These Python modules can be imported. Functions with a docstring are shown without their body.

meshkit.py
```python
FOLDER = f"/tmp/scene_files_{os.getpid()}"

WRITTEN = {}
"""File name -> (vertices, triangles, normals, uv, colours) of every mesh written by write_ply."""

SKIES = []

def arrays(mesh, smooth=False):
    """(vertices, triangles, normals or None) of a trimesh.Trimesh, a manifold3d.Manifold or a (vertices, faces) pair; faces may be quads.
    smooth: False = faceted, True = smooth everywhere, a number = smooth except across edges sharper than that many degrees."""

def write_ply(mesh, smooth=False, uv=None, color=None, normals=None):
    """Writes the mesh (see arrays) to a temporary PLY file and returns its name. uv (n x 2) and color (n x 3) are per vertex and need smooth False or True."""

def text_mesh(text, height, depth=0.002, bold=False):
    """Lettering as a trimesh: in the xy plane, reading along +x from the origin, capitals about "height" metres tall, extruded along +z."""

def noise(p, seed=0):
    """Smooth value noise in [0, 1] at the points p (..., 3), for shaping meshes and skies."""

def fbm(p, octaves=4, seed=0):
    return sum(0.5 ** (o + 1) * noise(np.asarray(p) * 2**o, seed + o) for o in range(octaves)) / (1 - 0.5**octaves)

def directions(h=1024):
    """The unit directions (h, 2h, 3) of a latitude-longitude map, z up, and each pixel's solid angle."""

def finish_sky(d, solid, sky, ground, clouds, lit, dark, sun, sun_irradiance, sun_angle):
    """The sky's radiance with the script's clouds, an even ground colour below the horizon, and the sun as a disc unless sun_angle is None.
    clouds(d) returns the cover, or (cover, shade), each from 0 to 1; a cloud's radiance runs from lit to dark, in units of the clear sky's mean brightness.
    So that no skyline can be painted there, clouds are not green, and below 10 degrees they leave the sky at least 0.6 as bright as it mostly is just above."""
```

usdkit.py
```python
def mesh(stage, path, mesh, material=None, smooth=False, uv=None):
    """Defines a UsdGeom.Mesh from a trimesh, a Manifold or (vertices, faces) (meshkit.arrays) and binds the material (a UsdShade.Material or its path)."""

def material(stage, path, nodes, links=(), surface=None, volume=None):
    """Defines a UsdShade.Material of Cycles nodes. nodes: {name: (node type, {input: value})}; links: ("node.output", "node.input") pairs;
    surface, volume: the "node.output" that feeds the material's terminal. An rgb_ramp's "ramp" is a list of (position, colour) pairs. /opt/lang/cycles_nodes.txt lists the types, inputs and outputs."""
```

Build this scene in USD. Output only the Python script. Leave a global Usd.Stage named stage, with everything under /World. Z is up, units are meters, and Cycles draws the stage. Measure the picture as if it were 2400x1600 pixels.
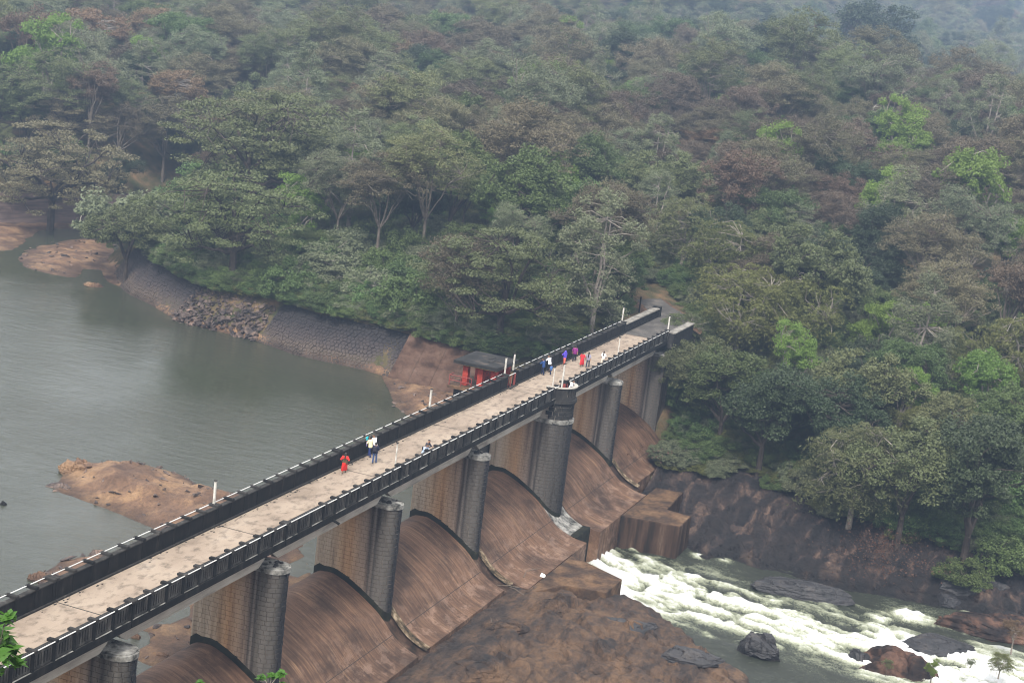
import math, random
import numpy as np, trimesh, shapely, usdkit, meshkit
import manifold3d as m3
from shapely.geometry import Polygon, LineString, box as sbox
from scipy.interpolate import RBFInterpolator
from scipy.spatial import Voronoi, cKDTree
from pxr import Usd, UsdGeom, UsdLux, UsdShade, Gf, Sdf, Vt

stage = Usd.Stage.CreateInMemory()
UsdGeom.SetStageUpAxis(stage, 'Z'); UsdGeom.SetStageMetersPerUnit(stage, 1.0)
UsdGeom.Xform.Define(stage, '/World'); stage.SetDefaultPrim(stage.GetPrimAtPath('/World'))
rng = np.random.default_rng(11)

# ------------------------------------------------------------------ camera, sky, sun, exposure
F = 3835.95                                   # focal length in pixels of the 2400 x 1600 photograph
R = np.array([[0.36901583, -0.92172864, 0.11934667], [-0.14832595, -0.18516707, -0.9714487], [0.91751116, 0.34077774, -0.20504586]])
C = np.array([-74.446, -53.574, 36.960])      # x along the bridge, y upstream, z up, deck surface z = 0
cam = UsdGeom.Camera.Define(stage, '/World/camera')
M = np.eye(4); M[0, :3], M[1, :3], M[2, :3], M[3, :3] = R[0], -R[1], -R[2], C
cam.AddTransformOp().Set(Gf.Matrix4d(M.tolist()))
cam.CreateHorizontalApertureAttr(36.0); cam.CreateVerticalApertureAttr(24.0)
cam.CreateFocalLengthAttr(F / 2400 * 36); cam.CreateClippingRangeAttr(Gf.Vec2f(1, 6000))
cam.CreateExposureAttr(1.95)
SUN_AZ, SUN_EL = math.radians(-100), math.radians(48)      # atan2(x, y) of the direction to the sun
sun_dir = np.array([math.sin(SUN_AZ) * math.cos(SUN_EL), math.cos(SUN_AZ) * math.cos(SUN_EL), math.sin(SUN_EL)])
mat_sky = usdkit.material(stage, '/World/Looks/sky', {
    'sky': ('sky_texture', {'sky_type': 'single_scattering', 'sun_disc': False, 'sun_elevation': SUN_EL, 'sun_rotation': SUN_AZ, 'aerosol_density': 3.0}),
    'bw': ('rgb_to_bw', {}), 'tc': ('texture_coordinate', {}),
    'n': ('noise_texture', {'scale': 2.2, 'detail': 5, 'roughness': .55}),
    'nr': ('map_range', {'from_min': .3, 'from_max': .7, 'to_min': .85, 'to_max': 1.25, 'clamp': True}),
    'grey': ('mix', {'mix_type': 'multiply', 'fac': 1.0, 'color1': (6.05, 5.95, 5.8)}),
    'mx': ('mix', {'mix_type': 'mix', 'fac': .88}),
    'bg': ('background_shader', {'strength': 0.095})},
    [('tc.generated', 'n.vector'), ('n.fac', 'nr.value'), ('nr.result', 'grey.color2'), ('sky.color', 'mx.color1'), ('grey.color', 'mx.color2'), ('mx.color', 'bg.color')], surface='bg.background')
dome = UsdLux.DomeLight.Define(stage, '/World/sky')
UsdShade.MaterialBindingAPI.Apply(dome.GetPrim()).Bind(mat_sky)
sun = UsdLux.DistantLight.Define(stage, '/World/sun')
sun.CreateIntensityAttr(0.40); sun.CreateAngleAttr(12.0); sun.CreateNormalizeAttr(True); sun.CreateColorAttr(Gf.Vec3f(1, .95, .88))
zx = sun_dir; xx = np.cross([0, 0, 1], zx); xx /= np.linalg.norm(xx); yx = np.cross(zx, xx)
Ms = np.eye(4); Ms[0, :3], Ms[1, :3], Ms[2, :3] = xx, yx, zx
sun.AddTransformOp().Set(Gf.Matrix4d(Ms.tolist()))

# ------------------------------------------------------------------ helpers
def ray(px, py): return R.T @ np.array([(px - 1200) / F, (py - 800) / F, 1.0])
def at(px, py, z=0.0):
    d = ray(px, py); return C + d * (z - C[2]) / d[2]
def proj(P):
    q = (np.atleast_2d(P) - C) @ R.T
    return np.stack([1200 + F * q[:, 0] / q[:, 2], 800 + F * q[:, 1] / q[:, 2], q[:, 2]], 1)
used = {}
def numbered(parent, name):
    k = used.get((parent, name), 0); used[(parent, name)] = k + 1
    return f'{parent}/{name}' if k == 0 else f'{parent}/{name}_{k:03d}'
def tag(p, label=None, cat=None, group=None, kind=None):
    p = p.GetPrim() if hasattr(p, 'GetPrim') else p
    for k, v in (('label', label), ('category', cat), ('group', group), ('kind', kind)):
        if v: p.SetCustomDataByKey(k, v)
    return p
def pth(o): return '/World' if o is None else (o if isinstance(o, str) else str(o.GetPath()))
def obj(name, mesh, mat, parent=None, smooth=False, **tags):
    m = usdkit.mesh(stage, numbered(pth(parent), name), mesh, mat, smooth)
    if tags: tag(m, **tags)
    return m
def thing(name, label, cat, loc=(0, 0, 0), rz=0, group=None, kind=None):
    x = UsdGeom.Xform.Define(stage, numbered('/World', name))
    if any(loc): x.AddTranslateOp().Set(Gf.Vec3d(*map(float, loc)))
    if rz: x.AddRotateZOp().Set(float(rz))
    tag(x, label, cat, group, kind); return x
cat_ = trimesh.util.concatenate
def bx(x0, x1, y0, y1, z0, z1):
    b = trimesh.creation.box((x1 - x0, y1 - y0, z1 - z0)); b.apply_translation(((x0 + x1) / 2, (y0 + y1) / 2, (z0 + z1) / 2)); return b
def cbx(x0, x1, y0, y1, z0, z1, r=.02):        # box with chamfered top edges
    v = np.array([(x0, y0, z0), (x1, y0, z0), (x1, y1, z0), (x0, y1, z0), (x0, y0, z1 - r), (x1, y0, z1 - r), (x1, y1, z1 - r), (x0, y1, z1 - r),
                  (x0 + r, y0 + r, z1), (x1 - r, y0 + r, z1), (x1 - r, y1 - r, z1), (x0 + r, y1 - r, z1)], float)
    q = [(3, 2, 1, 0), (8, 9, 10, 11)]
    for a in range(4):
        b = (a + 1) % 4; q += [(a, b, 4 + b, 4 + a), (4 + a, 4 + b, 8 + b, 8 + a)]
    f = [(i, j, k) for i, j, k, l in q] + [(i, k, l) for i, j, k, l in q]
    return trimesh.Trimesh(v, f, process=False)
def tube(pts, rad, n=5):
    pts = np.asarray(pts, float); rad = np.broadcast_to(rad, (len(pts),))
    t = np.gradient(pts, axis=0); t /= np.linalg.norm(t, axis=1, keepdims=True) + 1e-9
    a = np.cross(t, np.where(np.abs(t[:, 2:]) < .9, [0, 0, 1.], [1., 0, 0])); a /= np.linalg.norm(a, axis=1, keepdims=True) + 1e-9
    b = np.cross(t, a); an = np.arange(n) * 2 * np.pi / n
    v = pts[:, None] + rad[:, None, None] * (np.cos(an)[None, :, None] * a[:, None] + np.sin(an)[None, :, None] * b[:, None])
    i, j = np.meshgrid(np.arange(len(pts) - 1), np.arange(n), indexing='ij')
    q = np.stack([i * n + j, i * n + (j + 1) % n, (i + 1) * n + (j + 1) % n, (i + 1) * n + j], -1).reshape(-1, 4)
    f = np.vstack([q[:, [0, 1, 2]], q[:, [0, 2, 3]]])
    m = len(pts)
    cap = [(0, k + 1, k) for k in range(1, n - 1)] + [((m - 1) * n, (m - 1) * n + k, (m - 1) * n + k + 1) for k in range(1, n - 1)]
    return trimesh.Trimesh(v.reshape(-1, 3), np.vstack([f, cap]), process=False)
def grid_faces(nu, nv):
    i, j = np.meshgrid(np.arange(nu - 1), np.arange(nv - 1), indexing='ij')
    a = i * nv + j
    q = np.stack([a, a + nv, a + nv + 1, a + 1], -1).reshape(-1, 4)
    return np.vstack([q[:, [0, 1, 2]], q[:, [0, 2, 3]]])
def poly_prism(pts2, place, d0, d1, bev):
    """a flat stone: 2-D outline (n x 2, ccw), place(uv, depth) -> xyz; sides from d0 to d1-bev, top face inset by bev at d1"""
    p = np.asarray(pts2, float); n = len(p); c = p.mean(0)
    q = c + (p - c) * (1 - bev / max(np.linalg.norm(p - c, axis=1).mean(), 1e-3))
    v = np.vstack([place(p, d0), place(p, d1 - bev * .7), place(q, d1)])
    f = []
    for i in range(n):
        j = (i + 1) % n
        f += [(i, j, n + j), (i, n + j, n + i), (n + i, n + j, 2 * n + j), (n + i, 2 * n + j, 2 * n + i)]
    f += [(2 * n, 2 * n + k, 2 * n + k + 1) for k in range(1, n - 1)]
    return trimesh.Trimesh(v, f, process=False)
def fbm(p, s, o=4, seed=0): return meshkit.fbm(np.asarray(p) * s, o, seed)

# ------------------------------------------------------------------ materials
def mk(name, ramp, scale=1.0, detail=6, rough=.88, stretch=None, bump=.3, bscale=None, bdist=.05, coord='geometry.position', second=None, spec=.12, bdetail=6, dist=0.0):
    """noise -> ramp -> base colour; second=(scale, ramp, fac, stretch) multiplies a second, finer pattern; bump by its own noise"""
    n = {'g': ('geometry', {}), 't': ('texture_coordinate', {}), 'm': ('mapping', {'scale': stretch or (1, 1, 1)}), 'n': ('noise_texture', {'scale': scale, 'detail': detail, 'roughness': .6, 'distortion': dist}),
         'r': ('rgb_ramp', {'ramp': ramp}), 'p': ('principled_bsdf', {'roughness': rough, 'specular_ior_level': spec})}
    src = 'g.position' if coord.startswith('geo') else 't.object'
    l = [(src, 'm.vector'), ('m.vector', 'n.vector'), ('n.fac', 'r.fac')]
    last = 'r.color'
    if second:
        n['m2'] = ('mapping', {'scale': second[3] if len(second) > 3 else (1, 1, 1)})
        n['n2'] = ('noise_texture', {'scale': second[0], 'detail': 6, 'roughness': .65}); n['r2'] = ('rgb_ramp', {'ramp': second[1]})
        n['x'] = ('mix', {'mix_type': 'multiply', 'fac': second[2]})
        l += [(src, 'm2.vector'), ('m2.vector', 'n2.vector'), ('n2.fac', 'r2.fac'), (last, 'x.color1'), ('r2.color', 'x.color2')]; last = 'x.color'
    l.append((last, 'p.base_color'))
    if bump:
        n['bn'] = ('noise_texture', {'scale': bscale or scale * 6, 'detail': bdetail, 'roughness': .65}); n['b'] = ('bump', {'strength': bump, 'distance': bdist})
        l += [(src, 'bn.vector'), ('bn.fac', 'b.height'), ('b.normal', 'p.normal')]
    return usdkit.material(stage, '/World/Looks/' + name, n, l, surface='p.BSDF')
def plain(name, col, rough=.7, spec=.3, metal=0.0):
    return usdkit.material(stage, '/World/Looks/' + name, {'p': ('principled_bsdf', {'base_color': col, 'roughness': rough, 'specular_ior_level': spec, 'metallic': metal})}, [], surface='p.BSDF')
def leaf_mat(name, dark, light, hue=.02, val=.5, transl=.25, tip=None):
    n = {'g': ('geometry', {}), 'o': ('object_info', {}), 'r': ('rgb_ramp', {'ramp': [(0, dark), (.75, light), (1, tip or light)]}),
         'mh': ('map_range', {'from_min': 0, 'from_max': 1, 'to_min': .5 - hue, 'to_max': .5 + hue}), 'mv': ('map_range', {'from_min': 0, 'from_max': 1, 'to_min': 1 - val / 2, 'to_max': 1 + val / 2}),
         'w': ('white_noise_texture', {'dimensions': '1D'}), 'h': ('hsv', {'saturation': 1.0}),
         'p': ('principled_bsdf', {'roughness': .55, 'specular_ior_level': .3}), 't': ('translucent_bsdf', {}), 'mx': ('mix_closure', {'fac': transl})}
    l = [('g.random_per_island', 'r.fac'), ('o.random', 'mh.value'), ('o.random', 'w.w'), ('w.value', 'mv.value'), ('mh.result', 'h.hue'), ('mv.result', 'h.value'), ('r.color', 'h.color'),
         ('h.color', 'p.base_color'), ('h.color', 't.color'), ('p.BSDF', 'mx.closure1'), ('t.BSDF', 'mx.closure2')]
    return usdkit.material(stage, '/World/Looks/' + name, n, l, surface='mx.closure')

m_deck = mk('deck_concrete', [(.3, (0.144, 0.1138, 0.0878)), (.45, (0.2268, 0.18, 0.1404)), (.62, (0.2664, 0.216, 0.1692)), (.8, (0.3024, 0.2592, 0.216))], .35, rough=.9, stretch=(.5, 1, 1), bump=.25, bscale=8, second=(1.6, [(.36, (.42, .42, .43)), (.5, (1, 1, 1))], .75, (.6, 1, 1)))
m_black = mk('black_weathered_concrete', [(.3, (.004, .004, .004)), (.55, (.010, .0095, .009)), (.72, (.022, .02, .018)), (.85, (.065, .06, .05))], 2.2, stretch=(1, 1, .25), bump=.4, bscale=7, rough=.9)
m_blackgrey = mk('dark_grey_concrete', [(.3, (.012, .0115, .011)), (.6, (.03, .028, .026)), (.8, (.09, .085, .075))], 1.8, stretch=(1, 1, .4), bump=.4, bscale=7)
m_panel = mk('weathered_panel', [(.3, (.012, .0115, .011)), (.52, (.036, .034, .032)), (.68, (.075, .07, .064)), (.85, (.14, .13, .115))], 2.4, stretch=(1, 1, .3), bump=.3)
m_girder = mk('grey_girder_concrete', [(.3, (0.165, 0.15, 0.1312)), (.5, (0.27, 0.2475, 0.2175)), (.75, (0.345, 0.3225, 0.285))], .9, stretch=(.4, 1, 1.6), bump=.2, bscale=6, second=(2.5, [(.3, (.5, .48, .44)), (.48, (1, 1, 1))], .6, (.15, 1, 3)))
m_rail = plain('white_painted_pipe', (.46, .455, .44), .5, .4)
m_pole = mk('whitewashed_pole', [(.35, (0.272, 0.256, 0.224)), (.55, (0.44, 0.424, 0.392))], 3, bump=.1)
m_joint = plain('joint_filler', (.02, .018, .016), .95)
m_moss = mk('moss_black_concrete', [(.35, (.006, .007, .005)), (.6, (.016, .016, .010)), (.78, (.045, .04, .024))], 1.6, bump=.4, bscale=6)
m_cap = mk('lichen_grey_concrete', [(.36, (0.0225, 0.0225, 0.021)), (.5, (0.15, 0.1462, 0.135)), (.7, (0.315, 0.3075, 0.285))], 1.5, bump=.5, bscale=8)
m_red = mk('red_painted_concrete', [(.34, (.16, .025, .018)), (.5, (.23, .027, .018)), (.75, (.29, .042, .028))], 1.8, bump=.1, rough=.75)
m_yellow = mk('faded_yellow_plaster', [(.35, (.25, .19, .08)), (.6, (.55, .42, .18))], 2, bump=.1)
m_roof = mk('hut_roof_concrete', [(.35, (.01, .01, .01)), (.55, (.022, .021, .02)), (.75, (.08, .064, .052))], .8, bump=.3)
m_redsteel = plain('red_oxide_steel', (.16, .03, .025), .6)
m_asphalt = mk('road_asphalt', [(.35, (0.056, 0.052, 0.048)), (.6, (0.096, 0.088, 0.08)), (.8, (0.16, 0.12, 0.096))], .5, bump=.3, bscale=9, second=(2.2, [(.4, (.6, .6, .6)), (.55, (1, 1, 1))], .6))
m_stonewall = mk('dark_masonry', [(.35, (.008, .008, .008)), (.6, (.022, .021, .02)), (.8, (.07, .065, .06))], 1.5, bump=.5, bscale=6)
m_coping = mk('pale_coping', [(.35, (0.075, 0.0713, 0.0638)), (.6, (0.225, 0.21, 0.1875))], 1.2, bump=.4)
m_wood = mk('dead_branch', [(.3, (.07, .055, .042)), (.7, (.16, .135, .11))], 3, bump=.2)
m_white = plain('white_plastic', (.8, .8, .78), .6)

def pier_mat(name, seed, xp=0.0, r=1.1):
    """stains of the pier faces: pale upstream, rust in the middle, black streaks at the nose"""
    n = {'g': ('geometry', {}), 's': ('separate_xyz', {}), 'm': ('mapping', {'scale': (.5, 1.0, .05), 'location': (seed * 3.1, seed * 1.7, 0)}),
         'st': ('noise_texture', {'scale': 2.6, 'detail': 6, 'roughness': .62}), 'mo': ('noise_texture', {'scale': .7, 'detail': 5}),
         'wob': ('math', {'math_type': 'multiply_add', 'value2': 1.4, 'value3': -.7}), 'y': ('math', {'math_type': 'add'}),
         'yr': ('map_range', {'from_min': 1.0, 'from_max': -5.8, 'to_min': 0, 'to_max': 1, 'clamp': True}),
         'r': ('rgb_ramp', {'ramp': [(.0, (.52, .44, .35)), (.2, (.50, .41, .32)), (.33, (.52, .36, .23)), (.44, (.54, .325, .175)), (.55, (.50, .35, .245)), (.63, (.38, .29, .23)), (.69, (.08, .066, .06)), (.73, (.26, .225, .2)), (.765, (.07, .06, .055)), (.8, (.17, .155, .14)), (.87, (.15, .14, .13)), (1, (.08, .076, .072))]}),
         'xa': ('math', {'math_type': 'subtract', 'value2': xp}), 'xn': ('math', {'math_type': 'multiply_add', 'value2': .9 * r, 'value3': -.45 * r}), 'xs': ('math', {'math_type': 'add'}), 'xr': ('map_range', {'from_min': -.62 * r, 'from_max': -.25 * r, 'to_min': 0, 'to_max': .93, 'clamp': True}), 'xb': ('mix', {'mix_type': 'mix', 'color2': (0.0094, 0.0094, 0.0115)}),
         'sr': ('rgb_ramp', {'ramp': [(.32, (.28, .24, .2)), (.45, (.8, .76, .7)), (.55, (1, 1, 1)), (.72, (1.12, 1.08, 1.0))]}), 'x': ('mix', {'mix_type': 'multiply', 'fac': .6}),
         'blk': ('rgb_ramp', {'ramp': [(0, (.5, .49, .48)), (.3, (.85, .84, .83)), (1, (1.18, 1.15, 1.12))]}), 'x2': ('mix', {'mix_type': 'multiply', 'fac': 1.0}),
         'p': ('principled_bsdf', {'roughness': .88, 'specular_ior_level': .25}), 'bn': ('noise_texture', {'scale': 9, 'detail': 6}), 'b': ('bump', {'strength': .35, 'distance': .04})}
    l = [('g.position', 's.vector'), ('g.position', 'm.vector'), ('m.vector', 'st.vector'), ('m.vector', 'mo.vector'), ('mo.fac', 'wob.value1'), ('wob.value', 'y.value1'), ('s.y', 'y.value2'), ('y.value', 'yr.value'), ('yr.result', 'r.fac'),
         ('r.color', 'x.color1'), ('st.fac', 'sr.fac'), ('sr.color', 'x.color2'), ('g.random_per_island', 'blk.fac'), ('x.color', 'x2.color1'), ('blk.color', 'x2.color2'), ('s.x', 'xa.value1'), ('st.fac', 'xn.value1'), ('xa.value', 'xs.value1'), ('xn.value', 'xs.value2'), ('xs.value', 'xr.value'), ('xr.result', 'xb.fac'), ('x2.color', 'xb.color1'), ('xb.color', 'p.base_color'), ('g.position', 'bn.vector'), ('bn.fac', 'b.height'), ('b.normal', 'p.normal')]
    return usdkit.material(stage, '/World/Looks/' + name, n, l, surface='p.BSDF')
m_mortar = mk('dark_mortar', [(.35, (.05, .042, .036)), (.6, (.12, .1, .085)), (.8, (.24, .21, .18))], .8, stretch=(1, 1, .3), bump=.2)

# ------------------------------------------------------------------ terrain
def pz(pts, z): return Polygon([tuple(at(x, y, z)[:2]) for x, y in pts])
WL, RL = -10.0, -16.4                          # reservoir and river water levels
A_foot_px = [(1130, 946), (1000, 912), (905, 885), (850, 868), (790, 855), (700, 835), (640, 815), (590, 797), (520, 780), (440, 760), (405, 748), (350, 715), (300, 690), (275, 668), (262, 640)]
A_foot = [tuple(at(x, y, WL)[:2]) for x, y in A_foot_px]
A_poly = Polygon([(106.5, -60), (106.5, 1)] + A_foot + [(134, 92), (150, 96), (172, 103), (200, 114), (400, 500), (3000, 1600), (3000, -60)]).buffer(0)
C_foot = [(60, 190), (118, 139)] + [tuple(at(x, y, -9.5)[:2]) for x, y in [(-60, 518), (0, 520), (120, 523), (250, 524)]] + [(175, 110), (215, 100), (3000, 900)]
C_poly = Polygon(C_foot + [(3000, 3000), (-400, 2500), (-400, 190)]).buffer(0)
mudA = pz([(128, 1148), (146, 1115), (160, 1090), (230, 1084), (330, 1086), (420, 1110), (470, 1140), (560, 1158), (640, 1190), (715, 1240), (722, 1330), (735, 1370), (600, 1440), (470, 1530), (440, 1600), (200, 1640), (240, 1560), (280, 1490), (330, 1462), (395, 1462), (450, 1440), (420, 1300), (370, 1242), (310, 1216), (250, 1192)], WL).buffer(0)
mudA2 = pz([(80, 1358), (150, 1312), (240, 1298), (300, 1330), (330, 1400), (200, 1420), (100, 1370)], WL).buffer(0)
mudB = pz([(905, 885), (922, 915), (935, 950), (970, 978), (1010, 990), (1080, 1010), (1300, 960), (1130, 935), (1000, 905)], WL).buffer(.5)
mudC = pz([(275, 668), (250, 655), (240, 632), (190, 630), (182, 652), (120, 642), (62, 626), (45, 606), (62, 588), (110, 572), (180, 560), (260, 556)], WL).buffer(.3)
mudD = pz([(-80, 592), (30, 586), (52, 572), (82, 556), (95, 538), (260, 536), (260, 518), (-80, 515)], WL).buffer(.1)
pools = [pz([(284, 1500), (300, 1486), (338, 1484), (342, 1500), (320, 1514), (290, 1510)], WL), pz([(680, 1345), (690, 1320), (705, 1310), (712, 1330), (700, 1350)], WL), pz([(712, 1290), (722, 1268), (740, 1255), (740, 1320), (728, 1322)], WL)]
D_foot_px = [(1560, 1268), (1605, 1280), (1640, 1297), (1720, 1306), (1800, 1322), (1900, 1345), (2000, 1366), (2100, 1384), (2200, 1396), (2330, 1418), (2450, 1440)]
D_foot = [tuple(at(x, y, RL)[:2]) for x, y in D_foot_px]
D_poly = Polygon([(82.5, 0)] + D_foot + [(97, -70), (104, -140), (110, -900), (3000, -900), (3000, 100), (82.5, 100)]).buffer(0)
E_foot_px = [(1428, 1410), (1470, 1416), (1530, 1432), (1570, 1455), (1600, 1490), (1650, 1520), (1690, 1560), (1740, 1600), (1830, 1700)]
E_foot = [tuple(at(x, y, RL)[:2]) for x, y in E_foot_px]
E_poly = Polygon([(61.5, 0)] + E_foot + [(48, -60), (30, -120), (-300, -160), (-300, 0)]).buffer(0)
ctrl = np.array([(104, 27, -5.5), (108, 50, -5.5), (118, 66, -5.5), (124, 80, -5.5), (132, 70, -3), (111, 20, -2.2), (126, 38, 0), (138, 43, 1), (107, 2.5, -.3), (121, 0, -.3), (124, -2.5, -.3), (128, 5, 0), (133, 8, .5), (140, 14, 1.2), (150, 25, 2.2), (160, 40, 3), (165, 70, 2),
    (112, -7, -2), (118, -10, -2.5), (104, -22, -9), (108, -30, -9), (112, -45, -9.5), (120, -70, -9), (150, -29, -2), (165, -28, 1), (200, -20, 8), (240, -15, 16), (200, -60, 6), (250, -70, 14), (330, -10, 15), (420, 0, 13), (330, -120, 20), (700, -20, 20), (950, -30, 42), (1300, -40, 88), (1700, 0, 150), (800, -300, 60),
    (140, 130, -4), (165, 125, -2), (170, 135, 0), (200, 140, 5), (250, 170, 9), (180, 80, 4), (230, 60, 9), (300, 90, 14), (300, 220, 13), (400, 130, 22), (400, 270, 24), (500, 200, 28), (700, 450, 46), (1000, 650, 85), (1500, 900, 150), (800, 200, 48), (1100, 300, 95), (1500, 500, 170), (2200, 0, 230), (2200, 1300, 230), (100, 250, 8), (60, 400, 30)], float)
hill_f = RBFInterpolator(ctrl[:, :2] / 100, ctrl[:, 2], kernel='linear', smoothing=.02)
FRACT = [(.22, .5, .8, .22, .2, 0), (.65, 1.15, .2, .09, .12, 1)]
SEEDS = []
for n_ in (900, 5200):
    rs = np.random.default_rng(300 + n_); a_ = np.array([.22, .5]) if n_ == 900 else np.array([.65, 1.15])
    SEEDS.append((cKDTree(rs.uniform([-150, -160], [170, 160], (int(n_ * 12), 2)) * a_ if False else rs.uniform(np.array([-150, -160]) * a_, np.array([170, 160]) * a_, (int(320 * 320 * a_[0] * a_[1] * 1.0), 2))), rs.random(int(320 * 320 * a_[0] * a_[1])), rs.normal(size=(int(320 * 320 * a_[0] * a_[1]), 2))))
def sdist(poly, x, y):
    p = shapely.points(x, y); d = shapely.distance(p, poly.boundary)
    return np.where(shapely.contains_xy(poly, x, y), d, -d)
def H(x, y, rough=True):
    x, y = np.asarray(x, float), np.asarray(y, float)
    p = np.stack([x, y, 0 * x], -1)
    hill = hill_f(np.stack([x, y], -1) / 100)
    far = np.clip((np.hypot(x - 100, y) - 60) / 200, 0, 1)
    hill = hill + (fbm(p, .02, 4, 3) - .5) * 10 * far + (fbm(p, .15, 3, 5) - .5) * .7
    sA, sC = sdist(A_poly, x, y), sdist(C_poly, x, y)
    bed = -12.2 + 0 * x
    up = np.maximum(bed, np.minimum(WL - .3 + 1.15 * sA, hill))
    up = np.maximum(up, np.minimum(WL - 1.2 + .8 * sC, np.maximum(hill, -5.2)))
    n1 = fbm(p, .35, 5, 7); n2 = fbm(p, 1.1, 4, 8)
    for poly, top, sl in ((mudA, 1.25, .30), (mudA2, .9, .25), (mudB, 2.2, .18), (mudC, .55, .1), (mudD, 1.2, .1)):
        s = sdist(poly, x, y)
        mud = WL + np.where(s > 0, np.minimum(s * sl, top) * (.25 + 1.5 * n1) + .04, s * .35) + np.where(s > 0, ((n2 - .5) * .45 + (np.abs(2 * n1 - 1) < .07) * -.14) * np.minimum(s, 1), 0)
        if poly is mudA: mud = np.where(y < 9, np.minimum(mud, WL + .12 + .3 * (n1 - .5)), mud)
        up = np.maximum(up, mud)
    for q in pools: up = np.where(shapely.contains_xy(q.buffer(.3), x, y), np.minimum(up, WL - .25), up)
    sD, sE = sdist(D_poly, x, y), sdist(E_poly, x, y)
    wob = (fbm(p, .33, 4, 71) - .5)
    sD = sD + wob * 3.0 * np.clip((-y - 12) / 6, 0, 1); sE = sE + wob * 4.5 * np.clip((-y - 17) / 5, 0, 1)
    rg = 1 - np.abs(2 * fbm(p @ np.array([[.9, -.45, 0], [.45, .9, 0], [0, 0, 1]]) * np.array([1, .45, 1]), .28, 5, 12) - 1)
    st = fbm(p, .12, 3, 21) * 9; st = np.floor(st) + np.clip((st - np.floor(st) - .75) * 4, 0, 1)         # bedding steps
    crag = (rg - .75) * .7 + (n2 - .5) * .3 + (st - 4.5) * .22
    cr = np.zeros(x.shape); near_ = (x > -15) & (x < 125) & (y < 0) & (y > -80)
    if rough and near_.any():
        q = np.stack([x[near_], y[near_]], 1) + (np.stack([fbm(p[near_], .5, 3, 61), fbm(p[near_], .5, 3, 62)], 1) - .5) * 1.6
        q = q @ np.array([[.88, -.47], [.47, .88]])
        for (ax, ay, amp, tilt, gr, sd_) in FRACT:
            g_, hh, tl = SEEDS[sd_]; dd, ii = g_.query(q * [ax, ay], k=2); dl = q * [ax, ay] - g_.data[ii[:, 0]]
            cr[near_] += (hh[ii[:, 0]] - .5) * amp + (dl * tl[ii[:, 0]]).sum(1) * tilt - gr * np.clip(1 - (dd[:, 1] - dd[:, 0]) / .16, 0, 1)
    crag = crag + cr
    down = np.maximum(-18.2, np.minimum(RL - .15 + .31 * sD + .5 * crag * np.clip(sD / 2, .1, 1) + .5 * (np.clip((sD * .45 + 1.6 * (n1 - .5)) % 1 * 3, 0, 1) - .5), hill))
    fgr = np.clip((-10.4 - y) / 4, 0, 1)
    down = np.maximum(down, np.minimum(RL - .3 + 1.15 * np.clip(sE, -3, 1.0) + .9 * np.clip((sE - 2.6) * 1.6, 0, 1) + .17 * np.clip(sE, 0, 60) + .45 * crag * np.clip(sE / 1.2, 0, 1), -12.98 - 1.0 * np.clip((-y - 12) / 14, 0, 1) + .95 * crag * fgr * np.clip(sE / 2, 0, 1) + .5 * (n1 - .45) * np.clip((-8.4 - y) / 1.2, 0, 1)))
    behind = np.clip((-10 - x) * .45 + np.clip((-y - 15) * .35, 0, 30), 0, 47)          # the slope that carries the viewpoint
    down = np.where(x < 40, np.maximum(down, np.minimum(-14 + behind, 34.2)), down)
    w = np.clip((y + 3) / 2, 0, 1)
    lo = -14.5 + 0 * x
    h = np.where(y > -1, up, np.where(y < -8.5, down, np.where(x > 106.3, np.minimum(down, hill), lo)))
    return h
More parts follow.
